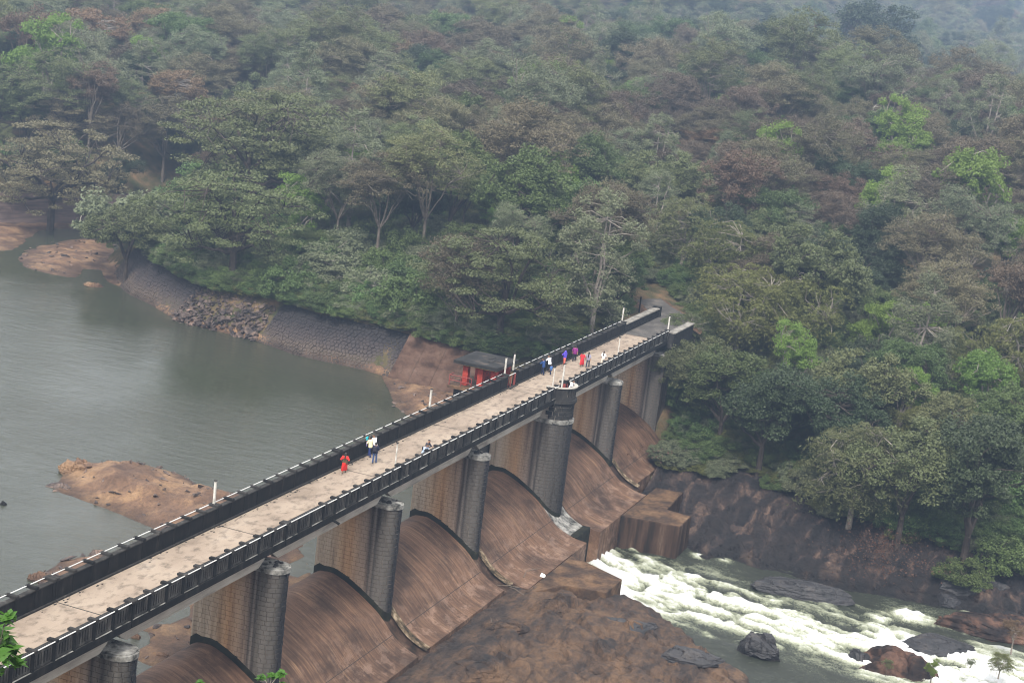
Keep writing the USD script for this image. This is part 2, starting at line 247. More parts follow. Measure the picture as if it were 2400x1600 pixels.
seg = lambda *s: np.concatenate([np.arange(a, b, d) for a, b, d in s])
xs = seg((-400, 16, 13), (16, 28, 1.0), (28, 116, .36), (116, 136, .7), (136, 300, 3), (300, 2300, 28)); ys = seg((-620, -62, 15), (-62, -56, 1.0), (-56, -8, .36), (-8, 36, .6), (36, 128, 1.3), (128, 300, 4), (300, 1700, 32))
GX, GY = np.meshgrid(xs, ys, indexing='ij'); gx, gy = GX.ravel(), GY.ravel()
gz = H(gx, gy)
tv = np.stack([gx, gy, gz], 1); tf = grid_faces(len(xs), len(ys))
ctr = tv[tf].mean(1)
def ground_mesh(sel):
    f = tf[sel]; u, inv = np.unique(f, return_inverse=True)
    return trimesh.Trimesh(tv[u], inv.reshape(-1, 3), process=False)
river_zone = (ctr[:, 1] < -5) & (ctr[:, 0] < 112) & (ctr[:, 0] > -12) & (ctr[:, 1] > -75) & (sdist(D_poly, ctr[:, 0], ctr[:, 1]) < 17)
bed_zone = (ctr[:, 1] > -5) & (sdist(A_poly, ctr[:, 0], ctr[:, 1]) < 1.0) & (sdist(C_poly, ctr[:, 0], ctr[:, 1]) < 2) & ~river_zone
m_rock = usdkit.material(stage, '/World/Looks/river_rock', {
    'g': ('geometry', {}), 's': ('separate_xyz', {}), 'm': ('mapping', {'rotation': (0, 0, .5), 'scale': (.6, 1.6, 1)}),
    'n': ('noise_texture', {'scale': .26, 'detail': 10, 'roughness': .72, 'distortion': .25}), 'r': ('rgb_ramp', {'ramp': [(.34, (.016, .014, .014)), (.43, (.038, .027, .022)), (.5, (.068, .043, .029)), (.58, (.112, .068, .040)), (.68, (.098, .060, .037)), (.8, (.066, .046, .036))]}),
    'n2': ('noise_texture', {'scale': 1.3, 'detail': 9, 'roughness': .7}), 'r2': ('rgb_ramp', {'ramp': [(.3, (.35, .33, .32)), (.47, (.85, .83, .8)), (.7, (1.2, 1.15, 1.1))]}), 'x': ('mix', {'mix_type': 'multiply', 'fac': .85}),
    'xr': ('map_range', {'from_min': 55, 'from_max': 68, 'to_min': 0, 'to_max': .94, 'clamp': True}), 'dk': ('mix', {'mix_type': 'mix'}), 'dr': ('rgb_ramp', {'ramp': [(.38, (.006, .006, .0075)), (.51, (.015, .0125, .0135)), (.58, (.04, .028, .025)), (.66, (.10, .067, .051)), (.78, (.2, .155, .12))]}), 'n3': ('noise_texture', {'scale': .35, 'detail': 7, 'roughness': .6, 'distortion': .8}),
    'zr': ('map_range', {'from_min': RL - .1, 'from_max': RL + .9, 'to_min': .3, 'to_max': 1, 'clamp': True}), 'wet': ('mix', {'mix_type': 'multiply', 'fac': 1.0}),
    'rr': ('map_range', {'from_min': RL - .1, 'from_max': RL + .9, 'to_min': .35, 'to_max': .85, 'clamp': True}),
    'v': ('voronoi_texture', {'feature': 'distance_to_edge', 'scale': .4}), 'vr': ('rgb_ramp', {'ramp': [(0, (.12, .12, .12)), (.02, (.75, .75, .75)), (.05, (1, 1, 1))]}), 'vx': ('mix', {'mix_type': 'multiply', 'fac': .45}), 'vm': ('mix', {'mix_type': 'add', 'fac': 1.0}),
    'bn': ('noise_texture', {'scale': 2.0, 'detail': 10, 'roughness': .7}), 'b': ('bump', {'strength': 1.0, 'distance': .4}), 'p': ('principled_bsdf', {'specular_ior_level': .3})},
    [('g.position', 's.vector'), ('g.position', 'm.vector'), ('m.vector', 'n.vector'), ('n.fac', 'r.fac'), ('g.position', 'n2.vector'), ('n2.fac', 'r2.fac'), ('m.vector', 'n3.vector'), ('n3.fac', 'dr.fac'), ('s.x', 'xr.value'), ('xr.result', 'dk.fac'), ('r.color', 'dk.color1'), ('dr.color', 'dk.color2'),
     ('dk.color', 'x.color1'), ('r2.color', 'x.color2'), ('g.position', 'vm.color1'), ('n2.color', 'vm.color2'), ('vm.color', 'v.vector'), ('v.distance', 'vr.fac'), ('x.color', 'vx.color1'), ('vr.color', 'vx.color2'), ('s.z', 'zr.value'), ('vx.color', 'wet.color1'), ('zr.result', 'wet.color2'), ('wet.color', 'p.base_color'), ('s.z', 'rr.value'), ('rr.result', 'p.roughness'), ('g.position', 'bn.vector'), ('bn.fac', 'b.height'), ('b.normal', 'p.normal')], surface='p.BSDF')
m_bed = usdkit.material(stage, '/World/Looks/reservoir_mud', {
    'g': ('geometry', {}), 's': ('separate_xyz', {}), 'n': ('noise_texture', {'scale': .3, 'detail': 8, 'roughness': .6}), 'r': ('rgb_ramp', {'ramp': [(.33, (0.0612, 0.0346, 0.023)), (.5, (0.1224, 0.072, 0.0446)), (.62, (0.2088, 0.1296, 0.072)), (.75, (0.1944, 0.1332, 0.0936))]}),
    'n2': ('noise_texture', {'scale': 3.5, 'detail': 9, 'roughness': .75}), 'r2': ('rgb_ramp', {'ramp': [(.33, (.4, .38, .36)), (.5, (.9, .88, .85)), (.7, (1.15, 1.1, 1.05))]}), 'x': ('mix', {'mix_type': 'multiply', 'fac': .9}),
    'zr': ('map_range', {'from_min': WL - .05, 'from_max': WL + .5, 'to_min': .42, 'to_max': 1, 'clamp': True}), 'wet': ('mix', {'mix_type': 'multiply', 'fac': 1.0}),
    'b': ('bump', {'strength': .8, 'distance': .18}), 'p': ('principled_bsdf', {'specular_ior_level': .3, 'roughness': .8})},
    [('g.position', 's.vector'), ('g.position', 'n.vector'), ('n.fac', 'r.fac'), ('g.position', 'n2.vector'), ('n2.fac', 'r2.fac'), ('r.color', 'x.color1'), ('r2.color', 'x.color2'), ('s.z', 'zr.value'), ('x.color', 'wet.color1'), ('zr.result', 'wet.color2'), ('wet.color', 'p.base_color'), ('n2.fac', 'b.height'), ('b.normal', 'p.normal')], surface='p.BSDF')
m_forest = mk('forest_floor', [(.35, (.035, .04, .018)), (.5, (.07, .058, .03)), (.65, (.12, .08, .045)), (.8, (.17, .1, .05))], .4, bump=.8, bscale=3, bdist=.3)
obj('river_bed_rock', ground_mesh(river_zone), m_rock, smooth=False, kind='structure')
obj('reservoir_bed', ground_mesh(bed_zone), m_bed, smooth=True, kind='structure')
obj('hillside', ground_mesh(~river_zone & ~bed_zone), m_forest, smooth=True, kind='structure')

# ------------------------------------------------------------------ water
m_water = usdkit.material(stage, '/World/Looks/reservoir_water_surface', {
    'g': ('geometry', {}), 'm': ('mapping', {'rotation': (0, 0, .55), 'scale': (1.0, .32, 1)}), 'n': ('noise_texture', {'scale': 1.0, 'detail': 6, 'roughness': .65}), 'n0': ('noise_texture', {'scale': .035, 'detail': 5, 'roughness': .6}),
    'sx': ('separate_xyz', {}), 'am': ('math', {'math_type': 'multiply_add', 'value2': -190.0, 'value3': 95.0}), 'ax': ('math', {'math_type': 'add'}), 'st': ('map_range', {'from_min': 40, 'from_max': 105, 'to_min': .75, 'to_max': .18, 'clamp': True}), 'b': ('bump', {'distance': .3}),
    'p': ('principled_bsdf', {'base_color': (.02, .022, .014), 'roughness': .07, 'ior': 1.4, 'specular_ior_level': .5})},
    [('g.position', 'm.vector'), ('m.vector', 'n.vector'), ('g.position', 'n0.vector'), ('g.position', 'sx.vector'), ('n0.fac', 'am.value1'), ('am.value', 'ax.value1'), ('sx.x', 'ax.value2'), ('ax.value', 'st.value'), ('st.result', 'b.strength'), ('n.fac', 'b.height'), ('b.normal', 'p.normal')], surface='p.BSDF')
wx = seg((-120, 320, 8)); wy = np.r_[-.6, seg((6, 400, 8))]
WX, WY = np.meshgrid(wx, wy, indexing='ij')
obj('reservoir_water', trimesh.Trimesh(np.stack([WX.ravel(), WY.ravel(), 0 * WX.ravel() + WL], 1), grid_faces(len(wx), len(wy)), process=False), m_water, kind='structure')

rx, ry = np.arange(46, 104, .16), np.arange(-72, -8.4, .16)
RX, RY = np.meshgrid(rx, ry, indexing='ij'); rx_, ry_ = RX.ravel(), RY.ravel()
jet = np.array([at(x, y, RL)[:2] for x, y in [(1362, 1300), (1420, 1335), (1500, 1372), (1600, 1400), (1700, 1428), (1830, 1462), (1950, 1500), (2080, 1535), (2200, 1560), (2330, 1590), (2480, 1630)]])
jl = LineString(jet); rp = shapely.points(rx_, ry_)
jd, js = shapely.distance(rp, jl), shapely.line_locate_point(jl, rp)
side = np.sign((rx_ - jet[0, 0]) * (jet[-1, 1] - jet[0, 1]) - (ry_ - jet[0, 1]) * (jet[-1, 0] - jet[0, 0]))      # + : right-hand (left bank) side
fl = np.stack([js, jd * side, 0 * js], 1)
w_l = 5.0 + .06 * js
core = np.exp(-(jd / np.where(side > 0, w_l * np.interp(js, [0, 10, 22, 40], [1.35, 1.2, .85, .75]), w_l * 1.2)) ** 2)
t1 = fbm(fl * [.24, 1.0, 1] + 2.2 * fbm(fl, .3, 2, 5)[:, None], .9, 5, 31); t2 = fbm(np.stack([rx_, ry_, 0 * rx_], 1), .22, 3, 33); t3 = fbm(np.stack([rx_, ry_, 0 * rx_], 1), 1.4, 4, 35)
second_px = [((1880, 1330), 2.0, .5), ((1900, 1300), 1.2, .6), ((2130, 1430), 2.4, .95), ((2080, 1440), 1.4, .8), ((2110, 1500), 2.2, .9), ((2270, 1410), 1.5, 1.0), ((2240, 1398), 1.0, 1.0), ((1620, 1360), 3.0, .45), ((1640, 1300), .9, .9), ((1700, 1310), .8, .6), ((1840, 1360), 1.0, .8), ((2000, 1360), 1.0, .6), ((2320, 1560), 3, .7), ((1660, 1480), .8, .5)]
patch = 0 * rx_
for (x, y), s, a in second_px:
    P = at(x, y, RL); patch = np.maximum(patch, a * np.exp(-((rx_ - P[0]) ** 2 + (ry_ - P[1]) ** 2) / s ** 2))
t4 = fbm(fl * [.3, 1.5, 1] + 2 * fbm(fl, .6, 2, 6)[:, None], 1.5, 5, 37)
ridge = 1 - np.abs(2 * t4 - 1)
wave = (t1 - .5) * 1.5 + (ridge - .75) * .35
foam = np.clip(core * (.72 + 1.5 * (t1 - .5) + .6 * (ridge - .75) + .3 * np.exp(-js / 9)) + patch * (.8 + 1.2 * (t1 - .5)) + (t1 - .5) * 1.3 * np.clip(core * 2 + patch + .35, 0, 1) + (t3 - .5) * .6 * np.clip(core + patch, .08, 1), 0, 1)
calm = np.clip((js - 14) / 7, 0, 1) * np.clip(1 - core * 1.4, 0, 1) * (side > 0)
foam *= 1 - .6 * calm
rz = RL + wave * (.16 + 1.15 * np.clip(core + patch, 0, 1)) + (t3 - .5) * .35 * np.clip(core + patch + .2, 0, 1) + .35 * core * np.exp(-js / 5) - .018 * np.clip(-ry_ - 12, 0, 60)
keep = (sdist(E_poly, rx_, ry_) < 2.5) & (sdist(D_poly, rx_, ry_) < 2.5)
rfv = grid_faces(len(rx), len(ry)); rfv = rfv[keep[rfv].all(1)]
u, inv = np.unique(rfv, return_inverse=True)
m_river = usdkit.material(stage, '/World/Looks/white_water', {
    'g': ('geometry', {}), 'a': ('attribute', {'attribute': 'foam'}), 'n': ('noise_texture', {'scale': 3.2, 'detail': 9, 'roughness': .72, 'distortion': 1.4}), 'mm': ('math', {'math_type': 'multiply_add', 'value2': 1.25, 'value3': -.64}), 'ad': ('math', {'math_type': 'add'}),
    'r': ('rgb_ramp', {'ramp': [(.0, (.018, .02, .015)), (.2, (.036, .041, .029)), (.38, (.13, .14, .095)), (.58, (.265, .28, .21)), (.8, (.42, .43, .395)), (1, (.52, .53, .53))]}), 'rr': ('map_range', {'from_min': .1, 'from_max': .6, 'to_min': .1, 'to_max': .75, 'clamp': True}),
    'b': ('bump', {'strength': .6, 'distance': .2}), 'p': ('principled_bsdf', {'ior': 1.333})},
    [('g.position', 'n.vector'), ('n.fac', 'mm.value1'), ('mm.value', 'ad.value1'), ('a.fac', 'ad.value2'), ('ad.value', 'r.fac'), ('r.color', 'p.base_color'), ('ad.value', 'rr.value'), ('rr.result', 'p.roughness'), ('n.fac', 'b.height'), ('b.normal', 'p.normal')], surface='p.BSDF')
rm = obj('river_water', trimesh.Trimesh(np.stack([rx_, ry_, rz], 1)[u], inv.reshape(-1, 3), process=False), m_river, smooth=True, kind='structure')
UsdGeom.PrimvarsAPI(rm).CreatePrimvar('foam', Sdf.ValueTypeNames.FloatArray, 'vertex').Set(Vt.FloatArray.FromNumpy(foam[u].astype(np.float32)))

# ------------------------------------------------------------------ spillway dam
PIERS = [(0., .92), (17.5, .92), (35., .92), (52.5, .92), (71.1, 1.9), (89.7, .92)]
prof = np.array([(1.6, -12.5), (1.3, -9.6), (.95, -8.75), (.5, -8.3), (0, -8.05), (-.8, -8.0), (-1.8, -8.28), (-2.8, -8.75), (-4.0, -9.45), (-5.0, -10.1), (-5.8, -10.85), (-6.5, -11.55), (-7.2, -12.1), (-8.0, -12.5), (-8.8, -12.78), (-9.6, -12.95), (-10.4, -13.02)])
from scipy.interpolate import PchipInterpolator
arc = np.r_[0, np.cumsum(np.linalg.norm(np.diff(prof, axis=0), axis=1))]
pa, pb = PchipInterpolator(arc, prof[:, 0]), PchipInterpolator(arc, prof[:, 1])
ptop = PchipInterpolator(-prof[2:, 0], prof[2:, 1])
def ogee_z(v): return ptop(np.clip(-np.asarray(v, float), -.95, 10.4))
m_spill = usdkit.material(stage, '/World/Looks/spillway_concrete', {
    'g': ('geometry', {}), 's': ('separate_xyz', {}), 'm': ('mapping', {'scale': (2.6, .16, .16)}), 'n': ('noise_texture', {'scale': 1.6, 'detail': 9, 'roughness': .7}), 'r': ('rgb_ramp', {'ramp': [(.3, (.038, .021, .0125)), (.46, (.074, .041, .025)), (.57, (.105, .061, .038)), (.66, (.17, .105, .06)), (.77, (.29, .195, .11))]}),
    'n2': ('noise_texture', {'scale': .9, 'detail': 11, 'roughness': .74}), 'r2': ('rgb_ramp', {'ramp': [(.515, (0, 0, 0)), (.57, (1, 1, 1))]}), 'low': ('map_range', {'from_min': -4.0, 'from_max': -7.5, 'to_min': 0, 'to_max': .62, 'clamp': True}), 'lm': ('math', {'math_type': 'multiply'}), 'pm': ('mix', {'mix_type': 'mix', 'color2': (.185, .125, .094)}),
    'n3': ('noise_texture', {'scale': .3, 'detail': 7, 'roughness': .62}), 'r3': ('rgb_ramp', {'ramp': [(.34, (.38, .36, .35)), (.46, (.8, .77, .75)), (.6, (1.1, 1.05, 1))]}), 'x3': ('mix', {'mix_type': 'multiply', 'fac': 1.0}),
    'b': ('bump', {'strength': .35, 'distance': .06}), 'p': ('principled_bsdf', {'roughness': .8, 'specular_ior_level': .3})},
    [('g.position', 's.vector'), ('g.position', 'm.vector'), ('m.vector', 'n.vector'), ('n.fac', 'r.fac'), ('g.position', 'n2.vector'), ('n2.fac', 'r2.fac'), ('s.y', 'low.value'), ('low.result', 'lm.value1'), ('r2.color', 'lm.value2'), ('lm.value', 'pm.fac'), ('r.color', 'pm.color1'), ('g.position', 'n3.vector'), ('n3.fac', 'r3.fac'), ('pm.color', 'x3.color1'), ('r3.color', 'x3.color2'), ('x3.color', 'p.base_color'), ('n2.fac', 'b.height'), ('b.normal', 'p.normal')], surface='p.BSDF')
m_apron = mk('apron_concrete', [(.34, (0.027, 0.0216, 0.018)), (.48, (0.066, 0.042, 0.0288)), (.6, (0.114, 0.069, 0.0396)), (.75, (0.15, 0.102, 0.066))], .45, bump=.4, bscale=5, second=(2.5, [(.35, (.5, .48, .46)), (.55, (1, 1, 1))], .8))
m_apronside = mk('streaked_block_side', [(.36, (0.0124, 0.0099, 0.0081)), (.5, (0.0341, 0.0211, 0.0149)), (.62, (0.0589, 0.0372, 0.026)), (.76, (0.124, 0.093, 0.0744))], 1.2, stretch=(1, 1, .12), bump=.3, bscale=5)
dam = thing('spillway_dam', 'brown streaked concrete overflow spillway curving down below the bridge', 'spillway')
def bay(x0, x1, vend=-8.9, zend=-14.2, seed=0):
    s = np.linspace(0, arc[-1], 60); v, z = pa(s), pb(s); k = v >= vend; v, z = np.r_[v[k], vend], np.r_[z[k], ogee_z(vend)]
    nrow = len(v); xx = np.linspace(x0, x1, max(3, int((x1 - x0) / .5)))
    X, V = np.meshgrid(xx, v, indexing='ij'); Z = np.broadcast_to(z, X.shape)
    Z = Z + (fbm(np.stack([X, V, Z], -1).reshape(-1, 3), .5, 3, 40 + seed).reshape(X.shape) - .5) * .07
    V2 = np.c_[V, V[:, -1] + .02]; Z2 = np.c_[Z, np.full(len(xx), zend)]; X2 = np.c_[X, X[:, -1]]
    top = trimesh.Trimesh(np.stack([X2, V2, Z2], -1).reshape(-1, 3), grid_faces(len(xx), nrow + 1), process=False)
    sides = []
    for j in (0, -1):
        P = np.stack([X2[j], V2[j], Z2[j]], 1); Q = P.copy(); Q[:, 2] = min(zend, -14)
        n = len(P); sides.append(trimesh.Trimesh(np.vstack([P, Q]), [t for i in range(n - 1) for t in ((i, i + 1, n + i + 1), (i, n + i + 1, n + i))], process=False))
    return cat_([top] + sides)
bays = [(-17, -1.1, -8.9, -14.4), (1.1, 16.4, -8.9, -14.4), (18.6, 33.9, -8.9, -14.4), (36.1, 51.4, -8.9, -14.4), (53.6, 64.9, -10.3, -15), (64.9, 69.1, -10.35, -19), (73.1, 79.6, -10.35, -19), (79.6, 88.6, -10.3, -15), (90.8, 106, -8.5, -14.4)]
for i, (a, b, ve, ze) in enumerate(bays):
    bm = bay(a, b, ve, ze, i); obj('ogee_bay', bm, m_spill, dam, smooth=35)
for i, (a, b, ve, ze) in enumerate(bays):
    for vj in (-6.6,):
        zz = [float(ogee_z(vj + d_)) + .008 for d_ in (.018, -.018)]; xj = np.linspace(a + .1, b - .1, 12); zj = fbm(np.stack([xj, 0 * xj + vj, 0 * xj + zz[0]], 1), .5, 3, 40 + i); P = np.array([[(x, vj + d_, z + .035 * (2 * q - 1)) for d_, z in zip((.018, -.018), zz)] for x, q in zip(xj, zj)]).reshape(-1, 3)
        obj('lift_joint', trimesh.Trimesh(P, grid_faces(12, 2), process=False), m_joint, dam)
# ribs that continue below each pier nose
def rib(xc, w, v0, v1, h):
    vv = np.linspace(v0, v1, 16); zz = ogee_z(vv); hh = h * np.linspace(1, .35, 16)
    pr = np.array([(-w, -.1), (-w * .6, 1), (w * .6, 1), (w, -.1)])
    V = np.array([[(xc + a, v, z + (hh[k] * b if b > 0 else -.05)) for a, b in pr] for k, (v, z) in enumerate(zip(vv, zz))]).reshape(-1, 3)
    return trimesh.Trimesh(V, grid_faces(16, 4)[:, ::-1], process=False)
m_rib = mk('pale_rib_concrete', [(.36, (0.021, 0.0168, 0.0112)), (.5, (0.077, 0.056, 0.035)), (.66, (0.238, 0.189, 0.133))], 1.6, bump=.4, bscale=5)
for k, (xp, r) in enumerate(PIERS):
    if r < 1.5:
        obj('floor_strip', bx(xp - 1.1, xp + 1.1, -8.9, -5.2, -14.5, -13.2), m_apron, dam)
        vv = np.linspace(-4.6, -8.9, 20); zz = ogee_z(vv) - .38
        P = np.array([[(xp - 1.1, v, z), (xp + 1.1, v, z)] for v, z in zip(vv, zz)]).reshape(-1, 3)
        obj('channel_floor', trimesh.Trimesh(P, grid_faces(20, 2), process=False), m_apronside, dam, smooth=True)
        obj('rib', rib(xp + .55, .2, -5.45, -8.9, .12), m_rib, dam, smooth=40)
        obj('rib', rib(xp + 1.0, .16, -5.2, -8.9, .10), m_rib, dam, smooth=40)
# aprons and the two end blocks beside the outlet
def slab(pts, z0, z1, slope=0.0, ch=.06):
    p = np.array(pts, float); n = len(p); c = p.mean(0)
    zt = z1 + slope * (-p[:, 1] - 10)
    q = c + (p - c) * .985
    v = np.vstack([np.c_[p, np.full(n, z0)], np.c_[p, zt - ch], np.c_[q, zt]]); f = []
    for i in range(n):
        j = (i + 1) % n
        f += [(i, j, n + j), (i, n + j, n + i), (n + i, n + j, 2 * n + j), (n + i, 2 * n + j, 2 * n + i)]
    tri = trimesh.creation.triangulate_polygon(Polygon(p), engine='earcut')[1]
    f += [tuple(2 * n + t) for t in tri]
    return trimesh.Trimesh(v, f, process=False)
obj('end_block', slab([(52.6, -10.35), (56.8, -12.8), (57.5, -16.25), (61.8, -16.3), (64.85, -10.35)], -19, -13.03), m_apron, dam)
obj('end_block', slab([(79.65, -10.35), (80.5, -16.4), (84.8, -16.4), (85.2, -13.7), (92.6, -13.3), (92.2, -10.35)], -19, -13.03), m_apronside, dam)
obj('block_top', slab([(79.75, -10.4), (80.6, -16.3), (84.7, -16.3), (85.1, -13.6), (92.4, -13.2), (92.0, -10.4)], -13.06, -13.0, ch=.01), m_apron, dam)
# outlet under the wide pier
obj('outlet_floor', bx(69.1, 73.1, -10.2, -6, -19, -16.6), m_moss, dam)
sl = np.array([[(x, v, ogee_z(v) - .1) for x in (69.08, 73.12)] for v in np.linspace(-4, -8.6, 16)]).reshape(-1, 3)
obj('outlet_chute', trimesh.Trimesh(sl, grid_faces(16, 2), process=False), m_cap, dam, smooth=True)
obj('outlet_head_wall', cat_([bx(69.08, 69.9, -9.3, -8.55, -19, -12.75), bx(72.3, 73.12, -9.3, -8.55, -19, -12.75), bx(69.9, 72.3, -9.3, -8.55, -14.3, -12.75)]), m_moss, dam)
obj('outlet_gate', bx(69.9, 72.3, -8.3, -8.1, -18, -14.3), m_joint, dam)

# ------------------------------------------------------------------ piers of squared stone
def outline(r, vn=-4.72, v0=.75, h=.33):
    """near face then round nose of a pier: arc length -> (dx, y, normal)"""
    L1 = v0 - vn; L2 = math.pi * r
    def f(s):
        s = np.asarray(s, float); th = np.clip((s - L1) / r, 0, math.pi)
        dx = np.where(s < L1, -r, -r * np.cos(th)); y = np.where(s < L1, v0 - s, vn - r * np.sin(th))
        nx = np.where(s < L1, -1, -np.cos(th)); ny = np.where(s < L1, 0, -np.sin(th))
        return dx, y, nx, ny
    return f, L1, L2
pier_words = ['pier at the lower left edge, only its top showing', 'second bridge pier from the left, rust face and blackened round nose', 'third bridge pier from the left, orange centre and two black streaks', 'fourth bridge pier from the left, pale face beside the lookout pier', 'widest bridge pier carrying the round lookout balcony', 'sixth bridge pier, just beyond the lookout pier, black nose']
def poly_parts(parent, name, items, mat, limit=300):
    """items: (size rank, mesh); the first LIMIT become parts, the rest one joined part"""
    items.sort(key=lambda t: -t[0])
    for _, m in items[:limit]: obj(name, m, mat, parent)
    if items[limit:]: obj(name, cat_([m for _, m in items[limit:]]), mat, parent, kind='stuff')
CAPZ = -1.72
for k, (xp, r) in enumerate(PIERS):
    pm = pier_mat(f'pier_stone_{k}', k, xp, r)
    t = thing('bridge_pier', 'stone ' + pier_words[k], 'bridge pier', group='stone piers under the bridge')
    ztop = CAPZ - .28 if r < 1.5 else -2.3
    f, L1, L2 = outline(r); L = L1 + L2
    # core, follows the spillway
    sN = np.r_[np.linspace(0, L1, 9), np.linspace(L1, L, 15)[1:]]
    dx, y, nx, ny = f(sN)
    core = Polygon([(-r + .03, .72)] + [(a - .03 * c_, b - .03 * d_) for a, b, c_, d_ in zip(dx, y, nx, ny)][1:] + [(r - .03, .72)])
    cm = trimesh.creation.extrude_polygon(core, ztop + 13.4, engine='earcut'); cm.apply_translation((xp, 0, -13.4)); obj('core', cm, m_mortar, t)
    # dark plinth along the foot
    def foot(sv): return ogee_z(f(sv)[1]) + np.where(sv < .6, .62, .36) - .08 * np.clip((sv - L1) / 1, 0, 1)
    ss = np.r_[np.linspace(0, L1, 14), np.linspace(L1, L, 12)[1:]]
    dx, y, nx, ny = f(ss); zt = foot(ss)
    o = .04
    P = np.concatenate([np.c_[xp + dx + nx * o, y + ny * o, ogee_z(y) - .6], np.c_[xp + dx + nx * o, y + ny * o, zt], np.c_[xp + dx - nx * .02, y - ny * .02, zt + .05]]); n = len(ss)
    obj('plinth', trimesh.Trimesh(P, [q for i in range(n - 1) for a in (0, n) for q in ((a + i, a + i + 1, a + n + i + 1), (a + i, a + n + i + 1, a + n + i))], process=False), m_moss, t)
    # courses of stone
    hrow = .335; items = []
    zmin = float(ogee_z(-4.5 - r)) + .3
    low = Polygon([(-1, -20)] + [(s, z) for s, z in zip(ss, foot(ss))] + [(L + 1, -20)])
    nrow = int(np.ceil((ztop - zmin) / hrow)); rr = random.Random(k * 7 + 3)
    place_m = lambda uv, d: (lambda q: np.stack([xp + q[0] + q[2] * d, q[1] + q[3] * d, uv[:, 1]], 1))(f(uv[:, 0]))
    for i in range(nrow):
        z1 = ztop - i * hrow; z0 = z1 - hrow; s = -rr.random() * .4
        while s < L:
            w = rr.uniform(.42, .62) if s > L1 - .4 else rr.uniform(.55, .85)
            a, b = max(s, 0), min(s + w, L); s += w
            if b - a < .08: continue
            nose = a > L1 - .7
            g = .022 if nose else .011
            cell = sbox(a + g, z0 + g, b - g, z1 - g).difference(low)
            if cell.is_empty or cell.area < .02: continue
            if cell.geom_type != 'Polygon': cell = max(cell.geoms, key=lambda q: q.area)
            pts = np.array(shapely.geometry.polygon.orient(cell, 1.0).exterior.coords)[:-1]
            if a > L1 - .2 and b < L and len(pts) == 4: pass
            dpt = rr.uniform(.012, .045) if nose else rr.uniform(.006, .014)
            m = poly_prism(pts, place_m, -.05, dpt, .018 if nose else .006)
            vis = f((a + b) / 2); facing = -vis[2] * .917 - vis[3] * .341 * -1
            items.append((cell.area * max(.05, -(vis[2] * .917 + vis[3] * .34)), m))
    poly_parts(t, 'stone_block', items, pm)
    # cap
    def stadium(rr_, v0, vn=-4.72): 
        th = np.linspace(0, math.pi, 25); return Polygon([(-rr_, v0)] + [(-rr_ * math.cos(a), vn - rr_ * math.sin(a)) for a in th] + [(rr_, v0)])
    c0 = trimesh.creation.extrude_polygon(stadium(r + .1, .7), .3, engine='earcut'); c0.apply_translation((xp, 0, ztop - .02)); obj('pier_cap', c0, m_cap, t)
    c1 = trimesh.creation.extrude_polygon(stadium(r - .06, .6), .07, engine='earcut'); c1.apply_translation((xp, 0, ztop + .279)); obj('cap_top', c1, m_cap, t)
    if r < 1.5 and k in (1, 2, 3):
        q = [trimesh.creation.icosphere(1, .12) for _ in range(9)]
        for b_ in q: b_.apply_scale((rng.uniform(.7, 1.9), rng.uniform(.7, 1.6), rng.uniform(.5, 1.1))); b_.apply_translation((xp + rng.uniform(-.5, .6), rng.uniform(-5.0, -4.2), ztop + .36))
        obj('rubble', cat_(q), m_blackgrey, t)
    if r > 1.5:          # the lookout balcony
        vn = -4.72
        def ring(r0, r1, z0, z1, a0=math.radians(-15), a1=math.radians(195), n=40):
            th = np.linspace(a0, a1, n); P = []
            for a in th: P += [(xp - r1 * math.cos(a), vn - r1 * math.sin(a), z0), (xp - r1 * math.cos(a), vn - r1 * math.sin(a), z1), (xp - r0 * math.cos(a), vn - r0 * math.sin(a), z1), (xp - r0 * math.cos(a), vn - r0 * math.sin(a), z0)]
            F_ = [t_ for i in range(n - 1) for e in range(4) for t_ in ((4 * i + e, 4 * i + 4 + e, 4 * i + 4 + (e + 1) % 4), (4 * i + e, 4 * i + 4 + (e + 1) % 4, 4 * i + (e + 1) % 4))]
            F_ += [(0, 1, 2), (0, 2, 3), (4 * n - 4, 4 * n - 2, 4 * n - 3), (4 * n - 4, 4 * n - 1, 4 * n - 2)]
            return trimesh.Trimesh(P, F_, process=False)
        dr = trimesh.creation.extrude_polygon(Polygon([(-1.78 * math.cos(a), -1.78 * math.sin(a)) for a in np.linspace(0, math.pi, 30)] + [(1.78, 1.2), (-1.78, 1.2)]), 1.95, engine='earcut'); dr.apply_translation((xp, vn, -1.96)); obj('balcony_drum', dr, m_girder, t)
        its = []
        for i in range(4):
            z1 = -.3 - i * .4; z0 = z1 - .4; a = -.15 + .16 * (i % 2)
            while a < math.pi + .15:
                w = rr.uniform(.32, .42)
                uv = np.array([(a + .012, z0 + .018), (a + w - .012, z0 + .018), (a + w - .012, z1 - .018), (a + .012, z1 - .018)])
                its.append((1, poly_prism(uv, lambda q, d: np.stack([xp - (1.8 + d) * np.cos(q[:, 0]), vn - (1.8 + d) * np.sin(q[:, 0]), q[:, 1]], 1), -.05, .05, .012))); a += w
        poly_parts(t, 'balcony_stone', its, m_stonewall)
        obj('balcony_ring', ring(1.6, 2.02, -.28, .02), m_blackgrey, t, smooth=35)
        obj('balcony_rim', ring(1.62, 1.98, 1.2, 1.29), m_girder, t, smooth=35)
        slots = [math.radians(d) for d in (57, 68, 79, 90, 101)]
        wall = ring(1.68, 1.86, .02, .35); up_ = ring(1.68, 1.86, 1.0, 1.2); segs = []
        e = [math.radians(-10)] + slots + [math.radians(190)]
        for i in range(len(e) - 1): segs.append(ring(1.68, 1.86, .35, 1.0, e[i] + (.045 if i else 0), e[i + 1] - (.045 if i < len(e) - 2 else 0), 10))
        obj('balcony_wall', cat_([wall, up_] + segs), m_blackgrey, t, smooth=35)
